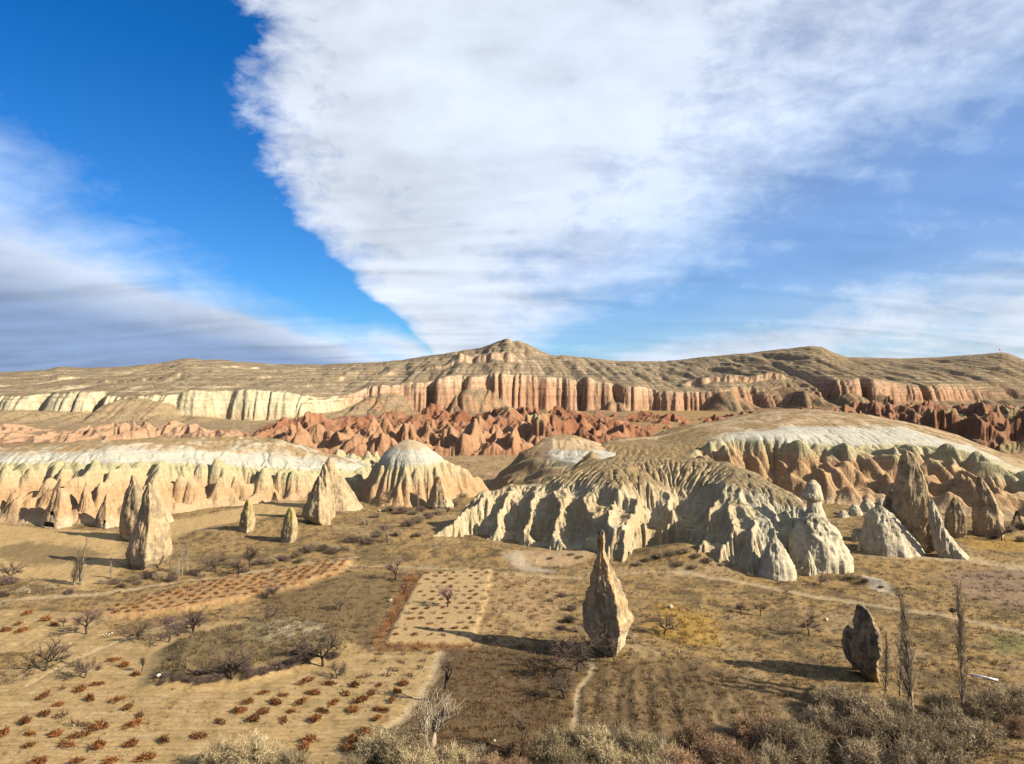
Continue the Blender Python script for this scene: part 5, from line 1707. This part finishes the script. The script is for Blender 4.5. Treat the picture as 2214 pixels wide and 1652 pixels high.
PALET[0].place('pale_tree', (x, y, z), 1.0, 140 * y / FD / 5.0, 'pale many stemmed bare tree rising from the thicket by the sandy path', 'tree')
for dx, dy, hp, lab in [(1840, 1655, 60, 'pale dead stems sticking out of the rusty thicket'), (1430, 1640, 60, 'pale bare shoots standing among the olive shrubs'), (1030, 1650, 50, 'thin pale shoots beside the many stemmed pale tree')]:
    x, y, z = gpt(dx, dy)
    PALET[0].place('pale_tree', (x, y, z), RG.rand() * 6, hp * y / FD / 5.0, lab, 'tree')


# mistletoe and nest
def clump(name, loc, r, n, mat, label, cat, seed=1, flat_=.8, w=.03):
    rg = np.random.RandomState(seed)
    a = rg.normal(0, 1, (n, 3)); a /= np.linalg.norm(a, axis=1)[:, None]
    c = a * r * rg.rand(n, 1) ** .5
    d = rg.normal(0, 1, (n, 3)) * r * .45
    c[:, 2] *= flat_; d[:, 2] *= flat_
    V, F = ribbons(c, c + d, np.full(n, w), rg)
    o = obj(name, mesh_from(name, V, F, mat))
    o.location = loc
    return tag(o, label, cat)


def on_line(dx, dy, y):
    return at(dx, dy, y)


clump('mistletoe', at(697, 1383, gpt(696, 1441)[1]), .36, 260, M_GREEN, 'round green mistletoe clump in the crown of the bare tree', 'mistletoe', 3)
clump('mistletoe', at(169, 1341, gpt(187, 1371)[1]), .34, 240, M_GREEN, 'dark green mistletoe clump in the tree beside the small sandy plot', 'mistletoe', 4)
clump('bird_nest', at(2058, 1320, gpt(2082, 1552)[1]), .34, 500, M_BARK, 'dark stick nest high in the tall bare poplar', 'nest', 5, .7, .02)

# dark evergreens
def make_conifer(seed, H=3.0, r=1.1):
    rg = np.random.RandomState(seed)
    n = 900
    u = rg.rand(n) ** .8; az = rg.rand(n) * 6.28
    rr = r * (1 - u) * (.4 + .6 * rg.rand(n)) + .05
    P0 = np.stack([rr * np.cos(az), rr * np.sin(az), .15 + u * H], 1)
    P1 = P0 + np.stack([np.cos(az) * .3, np.sin(az) * .3, rg.normal(-.03, .12, n)], 1)
    st = tubes([([np.array((0, 0, -.2)), np.array((0, 0, H * .6)), np.array((0, 0, H))], [.09, .05, .01])], 5)
    return st, ribbons(P0, P1, .03 + .04 * rg.rand(n), rg)


CON = Proto('evergreen', [('trunk',) + (make_conifer(1)[0], M_BARK), ('crown', make_conifer(1)[1], M_GREEN)])
for dx, dy, hp, lab in [(2198, 1140, 34, 'small dark evergreen at the foot of the right mesa'), (1837, 1402, 22, 'dark evergreen bush against the dark rock slab'), (593, 1088, 22, 'tiny dark evergreen at the foot of the left mesa')]:
    x, y, z = gpt(dx, dy)
    sc = hp * y / FD / 3.0
    CON.place('evergreen', (x, y, z), RG.rand() * 6, (sc * (1.0 if hp < 40 else 1.3), sc, sc), lab, 'evergreen')

# thicket in front: (x, foot y, radius px, kind)
THK = [(470, 1665, 55, 'olive'), (545, 1672, 75, 'olive'), (610, 1662, 45, 'grey'), (640, 1690, 60, 'olive'), (820, 1640, 55, 'olive'), (865, 1652, 70, 'olive'), (920, 1668, 60, 'grey'), (985, 1672, 55, 'olive'), (905, 1700, 70, 'olive'),
       (1130, 1640, 48, 'rusty'), (1195, 1640, 62, 'olive'), (1245, 1632, 60, 'olive'), (1290, 1652, 66, 'olive'), (1345, 1640, 52, 'grey'), (1390, 1650, 58, 'olive'), (1440, 1662, 52, 'olive'), (1330, 1690, 70, 'olive'), (1220, 1695, 70, 'olive'), (1420, 1705, 70, 'olive'),
       (1500, 1635, 58, 'rusty'), (1545, 1660, 60, 'rusty'), (1470, 1690, 60, 'rusty'), (1610, 1590, 40, 'rusty'), (1590, 1690, 66, 'rusty'), (1660, 1600, 45, 'rusty'),
       (1690, 1640, 72, 'grey'), (1740, 1625, 60, 'grey'), (1740, 1680, 75, 'grey'), (1670, 1690, 66, 'grey'), (1795, 1540, 56, 'grey'), (1835, 1560, 64, 'grey'), (1780, 1580, 52, 'grey'), (1880, 1585, 72, 'grey'), (1935, 1560, 50, 'grey'), (1860, 1625, 70, 'grey'),
       (1950, 1640, 84, 'grey'), (2015, 1615, 70, 'grey'), (2060, 1590, 60, 'grey'), (2040, 1660, 72, 'grey'), (1880, 1680, 80, 'grey'), (1980, 1700, 80, 'grey'), (2110, 1625, 66, 'grey'), (2105, 1555, 52, 'grey'), (2150, 1545, 56, 'grey'), (2195, 1535, 50, 'grey'), (2030, 1540, 46, 'grey'),
       (2200, 1590, 40, 'rusty'), (1820, 1515, 34, 'grey'), (1760, 1515, 28, 'olive'), (2215, 1560, 44, 'grey'), (760, 1680, 45, 'olive'), (1060, 1690, 50, 'rusty'), (1120, 1700, 56, 'rusty')]
KL = {'olive': ('dense olive grey shrub in the thicket below the vineyard and weeds', 'olive shrubs of the thicket'),
      'grey': ('dense grey brown shrub in the thicket round the bare poplars', 'grey shrubs round the poplars'),
      'rusty': ('rusty brown twiggy shrub between the olive and grey thickets', 'rusty shrubs of the thicket')}
for i, (dx, dy, rp, kd) in enumerate(THK):
    x, y, z = gpt(dx, dy)
    sc = rp * y / FD / 2.2 * .88
    size_ = 'large' if rp >= 68 else 'middling' if rp >= 50 else 'small'
    SHR[kd][i % len(SHR[kd])].place('shrub', (x, y, z - .1), RG.rand() * 6.28, (sc * .9, sc * .9, sc * (.95 + .25 * RG.rand())), size_ + ' ' + KL[kd][0], 'shrub', size_ + ' ' + KL[kd][1])

# low scrub on the banks
SC = [
    ('roadside', [(20, 1262, 26), (50, 1284, 18), (5, 1290, 20), (110, 1275, 14), (150, 1283, 14), (220, 1262, 14), (250, 1262, 16), (290, 1256, 20), (320, 1250, 22), (345, 1252, 18), (370, 1256, 16), (385, 1242, 16), (420, 1243, 20), (440, 1245, 15), (560, 1220, 18),
                  (585, 1218, 20), (610, 1212, 20), (640, 1205, 17), (660, 1196, 22), (680, 1190, 22), (700, 1190, 18), (650, 1215, 14), (720, 1196, 20), (745, 1190, 16), (530, 1236, 14), (300, 1262, 12), (262, 1270, 12)], 'grey', 'low bare bush on the bank along the left dirt road', 'bushes along the left road'),
    ('gully', [(760, 1172, 22), (785, 1168, 20), (800, 1175, 18), (815, 1160, 20), (830, 1148, 16), (860, 1158, 16), (880, 1140, 20), (905, 1130, 20), (925, 1120, 18), (950, 1112, 20), (965, 1105, 16), (845, 1105, 18), (870, 1110, 20), (895, 1112, 14), (980, 1095, 16), (815, 1118, 14), (900, 1160, 14), (790, 1135, 16), (910, 1105, 16), (1000, 1075, 16), (1012, 1062, 18), (985, 1060, 16)],
     'grey', 'bush in the gully between the dome hill and the badland hill', 'bushes in the gully'),
    ('mound', [(360, 1462, 14), (385, 1470, 16), (410, 1472, 18), (440, 1474, 20), (470, 1468, 22), (540, 1462, 24), (570, 1455, 20), (600, 1448, 22), (625, 1440, 24), (650, 1432, 24), (665, 1420, 22), (530, 1448, 22), (480, 1450, 20), (430, 1455, 16), (350, 1478, 12), (640, 1415, 18), (720, 1422, 20), (375, 1425, 12)],
     'dark', 'dark low bush on the flank of the scrub mound', 'bushes on the scrub mound'),
    ('knoll', [(1300, 1190, 10), (1400, 1212, 14), (1425, 1205, 14), (1450, 1200, 16), (1480, 1195, 16), (1505, 1205, 14), (1530, 1215, 14), (1380, 1222, 12), (1470, 1222, 14), (1500, 1228, 14), (1560, 1222, 10), (1235, 1200, 10), (1255, 1205, 10), (1620, 1245, 12), (1190, 1208, 8)],
     'grey', 'low brown bush on the knoll at the foot of the badland hill', 'bushes on the knoll'),
    ('right', [(1870, 1258, 10), (1840, 1250, 12), (1905, 1270, 8), (2180, 1150, 22), (2205, 1145, 24), (2192, 1120, 20), (2150, 1165, 12), (2208, 1170, 16), (1855, 1150, 14), (1862, 1168, 12), (1230, 1345, 18), (1245, 1365, 18), (1215, 1360, 14), (1360, 1380, 12), (1215, 1290, 14), (1190, 1300, 12), (1235, 1320, 16)],
     'grey', 'bush growing close against a rock spire or white outcrop', 'bushes by the rocks'),
]
for nm, L, kd, lab, grp in SC:
    for i, (dx, dy, rp) in enumerate(L):
        x, y, z = gpt(dx, dy)
        sc = rp * y / FD / 2.2 * .85
        SHR[kd if i % 2 else ('dark' if kd == 'grey' and nm in ('gully', 'roadside', 'right') else kd)][i % 2].place('bush', (x, y, z - .05), RG.rand() * 6.28, (sc, sc, sc * (.55 + .3 * RG.rand())), lab, 'bush', grp)

# vines: the scattered leafy ones of the front vineyard were read one by one
Z1 = [(285, 762), (585, 783), (760, 785), (380, 815), (290, 880), (830, 838), (905, 885), (165, 930), (640, 965), (865, 945), (200, 1005), (365, 1012), (515, 1020), (190, 1080), (425, 1080), (635, 1090), (850, 1078),
      (1290, 1018), (1070, 1050), (945, 1160), (15, 1008), (1710, 735), (1845, 750), (2035, 740), (1610, 798), (1790, 802), (1955, 800), (2165, 803), (1555, 858), (1710, 858), (1895, 858), (2095, 855), (1430, 925), (1645, 915),
      (1840, 915), (2050, 915), (2005, 1055), (1970, 1115), (885, 620), (805, 565), (740, 522), (180, 225), (120, 292), (300, 262), (40, 335), (140, 335), (350, 300), (630, 680), (520, 720), (720, 1180), (500, 1190), (250, 1195), (1990, 665), (2140, 680)]
Z2 = [(245, 685), (405, 680), (30, 745), (200, 738), (365, 735), (130, 790), (330, 788), (75, 853), (265, 850), (235, 905), (155, 990), (70, 1050), (50, 1105), (85, 690)]
Z2D = [(245, 485), (410, 487), (585, 480), (220, 530), (385, 533), (535, 530), (335, 585), (500, 578), (155, 630), (300, 627), (450, 627)]
Z1D = [(470, 948), (400, 890), (690, 955), (545, 945), (410, 705), (640, 578), (470, 565)]


def put_vine(P, dx, dy, size, label, group, i):
    x, y, z = gpt(dx, dy)
    P[i % len(P)].place('vine', (x, y, z), RG.rand() * 6.28, (size * (.6 + .75 * RG.rand()), size * (.6 + .6 * RG.rand()), size * (.7 + 1.0 * RG.rand())), label, 'vine', group)


n_ = 0
for zx, zy in Z1:
    put_vine(VINES, zx * .3332, zy * .3332 + 1254, .92, 'rusty leaved vine bush on the open sandy vineyard', 'vines of the sandy vineyard', n_); n_ += 1
for zx, zy in Z2:
    put_vine(VINES, 737.7 + zx * .3332, zy * .3332 + 1254, .85, 'rusty leaved vine bush on the open sandy vineyard', 'vines of the sandy vineyard', n_); n_ += 1
for zx, zy in Z2D:
    put_vine(VINED, 737.7 + zx * .3332, zy * .3332 + 1254, .8, 'dark leafless vine stump on the open sandy vineyard', 'vine stumps of the sandy vineyard', n_); n_ += 1
for zx, zy in Z1D:
    put_vine(VINED, zx * .3332, zy * .3332 + 1254, .9, 'dark leafless vine stump on the open sandy vineyard', 'vine stumps of the sandy vineyard', n_); n_ += 1


def rows_in(poly, sx, sy, ang, jit, inset=.6):
    P = POLY[poly]
    c = P.mean(0); ca, sa = math.cos(ang), math.sin(ang)
    out = []
    r = np.abs(P - c).max() * 1.5
    for i in range(int(-r / sx), int(r / sx) + 1):
        for j in range(int(-r / sy), int(r / sy) + 1):
            u = i * sx + RG.normal(0, jit) + (sx * .5 if j % 2 else 0); v = j * sy + RG.normal(0, jit)
            x, y = c[0] + u * ca - v * sa, c[1] + u * sa + v * ca
            if in_poly(np.array([x]), np.array([y]), P)[0] and seg_dist(np.array([x]), np.array([y]), P, True)[0] > inset:
                out.append((x, y))
    return out


def vines_at(pts, protos, size, label, group):
    for i, (x, y) in enumerate(pts):
        protos[i % len(protos)].place('vine', (x, y, gz(x, y)), RG.rand() * 6.28, (size * (.7 + .5 * RG.rand()), size * (.7 + .5 * RG.rand()), size * (.7 + .5 * RG.rand())), label, 'vine', group)


v2p = [p for p in rows_in('v2', 2.1, 2.3, .05, .2) if RG.rand() < .85]
vines_at(v2p, [VINED[0], VINES[2], VINED[1], VINES[2]], .62, 'small vine stump in the pale tilled plot left of the tall spire', 'vines of the pale plot')
v3p = rows_in('v3', 1.75, 1.9, .42, .15)
RG.shuffle(v3p)
v3p = v3p[:135]
vines_at(v3p, [VINEP[0], VINEP[1], VINED[1], VINEP[0], VINED[0]], .72, 'orange leaved vine in the close rows of the orange terrace', 'vines of the orange terrace')
print('vines', n_, len(v2p), len(v3p))


# ------------------------------------------------------------------ dry grass and weeds
def weeds():
    rg = np.random.RandomState(9)

    def tufts(name, pts, hgt, rad, nb, wid, cols, label, mat, cat):
        n = len(pts)
        z = ground_h(pts[:, 0], pts[:, 1])
        k = n * nb
        base = np.repeat(np.column_stack([pts, z]), nb, 0)
        sc = np.repeat(hgt, nb) * (.6 + .7 * rg.rand(k))
        az = rg.rand(k) * 6.28; rr = np.repeat(rad, nb) * np.sqrt(rg.rand(k))
        P0 = base + np.stack([rr * np.cos(az), rr * np.sin(az), np.full(k, -.03)], 1)
        P1 = P0 + np.stack([np.cos(az) * sc * .6 * rg.rand(k), np.sin(az) * sc * .6 * rg.rand(k), sc], 1)
        V, F = ribbons(P0, P1, wid * (.6 + .8 * rg.rand(k)), rg)
        C = np.repeat(np.repeat(cols, nb, 0) * (.75 + .5 * rg.rand(k, 1)), 3, 0)
        o = obj(name, mesh_from(name, V, F, mat, C, False))
        o['kind'] = 'stuff'; o['label'] = label; o['category'] = cat

    # points spread so that they are equally dense in the view
    N = 60000
    u = rg.rand(N)
    y = 1 / (1 / 58 + (1 / 200 - 1 / 58) * u)
    x = (rg.rand(N) * 1.5 - .75) * y
    n1 = fbm(x / 6, y / 6, 3, .6, 2.)
    bare = np.zeros(N)
    for k in ('v1', 'v2', 'v1b', 'sandl', 'sands', 'v3', 'chalk', 'lens'):
        bare = np.maximum(bare, soft_poly(x, y, POLY[k], .3))
    for P, w in PATHS:
        bare = np.maximum(bare, ss(w * 1.3, w * .8, seg_dist(x, y, P)))
    keep = (rg.rand(N) > bare * .80) & (rg.rand(N) < .55 + .5 * n1)
    # leave out what lies under the hills
    ix = ((x - BX[0, 0]) / .25).astype(int); iy = ((y - BY[0, 0]) / .25).astype(int)
    inb = (ix >= 0) & (iy >= 0) & (ix < BX.shape[1]) & (iy < BX.shape[0])
    under = np.zeros(N, bool); under[inb] = BH[iy[inb], ix[inb]] > .6
    keep &= ~under
    x, y, n1 = x[keep], y[keep], n1[keep]
    pts = np.column_stack([x, y])
    n = len(pts)
    pal = np.array([(.40, .30, .15), (.34, .24, .11), (.24, .17, .09), (.44, .34, .19), (.19, .13, .07)])
    c = pal[rg.randint(0, 5, n)]
    w1 = np.maximum(soft_poly(x, y, POLY['w1'], .5), .8 * soft_poly(x, y, POLY['w2'], .5))
    c = np.where((rg.rand(n) < w1 * .75)[:, None], np.array([(.20, .12, .06), (.16, .10, .055), (.25, .13, .06)])[rg.randint(0, 3, n)], c)
    oc = np.maximum(soft_poly(x, y, POLY['ochre'], 1.5, 1.5), soft_poly(x, y, POLY['ochre2'], 1.5))
    c = np.where((rg.rand(n) < oc)[:, None], np.array([(.46, .29, .06), (.40, .25, .07)])[rg.randint(0, 2, n)], c)
    rd = soft_poly(x, y, POLY['v2r'], .5, .3)
    c = np.where((rg.rand(n) < rd)[:, None], np.array([(.32, .13, .05), (.26, .12, .05)])[rg.randint(0, 2, n)], c)
    tufts('dry_grass', pts, .12 + .22 * rg.rand(n) ** 2, .10 + .16 * rg.rand(n), 7, .030, c, 'tufts of dry tan grass over the valley floor', M_GROUND, 'grass')

    # darker hummocks everywhere on the rough grass
    N = 26000
    u = rg.rand(N); y = 1 / (1 / 58 + (1 / 210 - 1 / 58) * u); x = (rg.rand(N) * 1.5 - .75) * y
    nn = fbm(x / 5, y / 5, 3, .6, 12.)
    bare = np.zeros(N)
    for k in ('v1', 'v2', 'v1b', 'sandl', 'sands', 'v3', 'chalk', 'lens', 'plot'):
        bare = np.maximum(bare, soft_poly(x, y, POLY[k], .3))
    for P, w in PATHS:
        bare = np.maximum(bare, ss(w * 1.6, w * .9, seg_dist(x, y, P)))
    keep = (rg.rand(N) > bare * .985) & (rg.rand(N) < .25 + .8 * nn)
    ix = ((x - BX[0, 0]) / .25).astype(int); iy = ((y - BY[0, 0]) / .25).astype(int)
    inb = (ix >= 0) & (iy >= 0) & (ix < BX.shape[1]) & (iy < BX.shape[0])
    under = np.zeros(N, bool); under[inb] = BH[iy[inb], ix[inb]] > .6
    keep &= ~under
    x, y = x[keep], y[keep]; n = len(x)
    pal2 = np.array([(.15, .10, .052), (.20, .135, .07), (.26, .18, .09), (.13, .09, .05), (.21, .12, .06)])
    print('hummocks', n)
    tufts('scrub_hummocks', np.column_stack([x, y]), .16 + .26 * rg.rand(n), .16 + .30 * rg.rand(n), 16, .028, pal2[rg.randint(0, 5, n)], 'low brown scrub dotted over the dry grass', M_GROUND, 'scrub')

    # bigger clumps of weeds in rows in the fallow fields
    pw = []
    for k, sx, sy, p in (('w1', 1.3, 2.5, .7), ('v2b', 2.6, 1.5, .8), ('w2', 1.8, 2.2, .5), ('w3', 2.0, 2.2, .22), ('v2r', .9, .9, .6), ('mound', 1.1, 1.1, .6), ('mauve', 2.5, 2.5, .4), ('ochre', 1.4, 1.4, .5)):
        P = POLY[k]; lo, hi = P.min(0), P.max(0)
        xs, ys = np.meshgrid(np.arange(lo[0], hi[0], sx), np.arange(max(lo[1], 58), hi[1], sy))
        xs = xs.ravel() + rg.normal(0, .38 * sx, xs.size); ys = ys.ravel() + rg.normal(0, .16 * sy, ys.size)
        ok = in_poly(xs, ys, P) & (rg.rand(xs.size) < p) & (np.abs(xs / ys) < .8)
        col = {'w1': [(.20, .12, .06), (.24, .13, .06), (.17, .115, .06), (.26, .15, .07)], 'v2b': [(.30, .17, .08), (.25, .13, .06), (.36, .25, .12)], 'w2': [(.22, .15, .08), (.18, .12, .065)],
               'w3': [(.24, .16, .08), (.19, .13, .07)], 'v2r': [(.34, .14, .05), (.28, .12, .05)], 'mound': [(.13, .095, .055), (.17, .125, .07), (.20, .16, .09)], 'mauve': [(.30, .20, .13)], 'ochre': [(.48, .30, .06), (.42, .26, .06)]}[k]
        pw.append((xs[ok], ys[ok], np.array(col)[rg.randint(0, len(col), ok.sum())]))
    xs = np.concatenate([p[0] for p in pw]); ys = np.concatenate([p[1] for p in pw]); cs = np.concatenate([p[2] for p in pw])
    print('weed clumps', len(xs))
    m = len(xs)
    tufts('weeds', np.column_stack([xs, ys]), .28 + .28 * rg.rand(m), .35 + .35 * rg.rand(m), 34, .030, cs, 'brown weed clumps of the fallow fields', M_GROUND, 'weeds')


weeds()


# ------------------------------------------------------------------ stones, pole, flag
def boulder(dx, dy, wpx, label, col, seed, name='boulder', hf=.7):
    x, y, z = gpt(dx, dy)
    r = wpx * y / FD / 2
    rg = np.random.RandomState(seed)
    th, ph = np.meshgrid(np.linspace(0, 2 * np.pi, 20, endpoint=False), np.linspace(-.5 * np.pi, .5 * np.pi, 13))
    V = np.stack([np.cos(ph) * np.cos(th), np.cos(ph) * np.sin(th), np.sin(ph) * hf], -1).reshape(-1, 3)
    for _ in range(9):                                    # broken faces
        a = rg.normal(0, 1, 3); a /= np.linalg.norm(a)
        dd = V @ a - (.55 + .25 * rg.rand())
        V = V - np.maximum(dd, 0)[:, None] * a * .9
    V = V * r
    idx = np.arange(13 * 20).reshape(13, 20); nx = np.roll(idx, -1, 1)
    F = np.stack([idx[:-1], nx[:-1], nx[1:], idx[1:]], -1).reshape(-1, 4)
    n = fbm3(V[:, 0] / r * 2, V[:, 1] / r * 2, V[:, 2] / r * 2, 3, .5, seed)
    C = np.asarray(col) * (1 + .3 * n[:, None])
    o = obj(name, mesh_from(name, V, F, M_SPIRE, C))
    o.location = (x, y, z + r * hf * .35); o.rotation_euler = (0, 0, rg.rand() * 6)
    return o


PALEROCK = (.66, .55, .36)
for i, (dx, dy, w, lab, c) in enumerate([
    (844, 1300, 12, 'pale boulder in the brown weeds left of the pale vine plot', PALEROCK), (1450, 1313, 13, 'pale yellowish boulder on the slope above the ochre grass', PALEROCK), (1785, 1340, 10, 'pale boulder behind the dark rock slab', PALEROCK),
    (60, 1282, 9, 'pale boulder on the bank beside the sandy flat', PALEROCK), (1950, 1289, 13, 'small dark boulder behind the slim poplar tops', (.19, .16, .13)), (1068, 1602, 8, 'pale boulder in the brown weeds near the thicket', PALEROCK),
    (343, 1462, 12, 'white boulder at the corner of the scrub mound', (.72, .68, .58)), (820, 1105, 8, 'pale boulder in the gully before the dome hill', PALEROCK)]):
    tag(boulder(dx, dy, w, lab, c, 100 + i), lab, 'boulder')
for i, (dx, dy) in enumerate([(222, 1373), (229, 1371), (236, 1371), (242, 1369), (226, 1375), (234, 1374)]):
    tag(boulder(dx, dy, 4.5, '', (.62, .57, .47), 130 + i, 'stone'), 'white stone of the small heap beside the footpath', 'stone', 'stones of the heap')
for i in range(12):
    dx, dy = [(1160 + 380 * RG.rand(), 1330 + 230 * RG.rand()), (1400 + 400 * RG.rand(), 1290 + 160 * RG.rand())][i % 2]
    tag(boulder(dx, dy, 3 + 3 * RG.rand(), '', PALEROCK, 150 + i, 'stone'), 'small pale stone lying in the grass round the tall rock spire', 'stone', 'stones in the grass')

# white pole lying on the grass
a = np.array(gpt(2100, 1460)); b = np.array(gpt(2157, 1473))
d = b - a; L = np.linalg.norm(d)
n = 16
th = np.linspace(0, 2 * np.pi, n, endpoint=False)
V = []
for s, r in ((0, .10), (0, .125), (L * .5, .125), (L, .125), (L, .10)):
    V += [(s, r * math.cos(t), r * math.sin(t)) for t in th]
idx = np.arange(5 * n).reshape(5, n); nx = np.roll(idx, -1, 1)
F = np.stack([idx[:-1], nx[:-1], nx[1:], idx[1:]], -1).reshape(-1, 4)
mw = bpy.data.materials.new('white_paint'); mw.use_nodes = True
Nn = NT(mw.node_tree); bs = Nn.n['Principled BSDF']
tcn = Nn.add('ShaderNodeTexCoord')
Nn.l.new(Nn.ramp(Nn.noise(tcn.outputs['Object'], 3.0, 4.0, .6), [(.3, (.62, .61, .58)), (.6, (.80, .80, .79))]), bs.inputs['Base Color'])
bs.inputs['Roughness'].default_value = .5
o = obj('pole', mesh_from('pole', V, F, mw)); o.location = (a[0], a[1], a[2] + .12)
o.rotation_euler = Vector(d).to_track_quat('X', 'Z').to_euler()
tag(o, 'white painted pole lying on the grass beside the nest bearing poplar', 'pole')

# flag on the far right summit
px, py, pz = at(2158, 763, 1345)
e = empty('flagpole', (px, py, pz - 3)); tag(e, 'tiny flagpole with a red flag on the flat mountain top', 'flagpole')
V, F = tubes([([np.array((0, 0, -2)), np.array((0, 0, 11))], [.12, .08])], 6)
obj('pole', mesh_from('flag_pole', V, F, mw), e)
mr = bpy.data.materials.new('red_cloth'); mr.use_nodes = True
Nn = NT(mr.node_tree); bs = Nn.n['Principled BSDF']
tcn = Nn.add('ShaderNodeTexCoord')
Nn.l.new(Nn.ramp(Nn.noise(tcn.outputs['Object'], 1.0, 3.0, .6), [(.3, (.45, .02, .02)), (.7, (.6, .03, .03))]), bs.inputs['Base Color'])
xs = np.linspace(0, 4.5, 10)
V = []
for s in (0, 1):
    for q in xs:
        for zz in (8.0, 11.0):
            V.append((q, .35 * math.sin(q * 1.6) + s * .04, zz - .1 * q))
F = []
for i in range(9):
    F += [(2 * i, 2 * i + 2, 2 * i + 3, 2 * i + 1), (20 + 2 * i, 20 + 2 * i + 1, 20 + 2 * i + 3, 20 + 2 * i + 2), (2 * i, 20 + 2 * i, 22 + 2 * i, 2 * i + 2), (2 * i + 1, 2 * i + 3, 23 + 2 * i, 21 + 2 * i)]
F += [(0, 1, 21, 20), (18, 38, 39, 19)]
obj('flag', mesh_from('flag', V, F, mr), e)

tr = sum(len(m.polygons) * (2 if len(m.polygons) and m.polygons[0].loop_total == 4 else 1) for m in bpy.data.meshes)
print('triangles', tr, 'objects', len(bpy.data.objects))
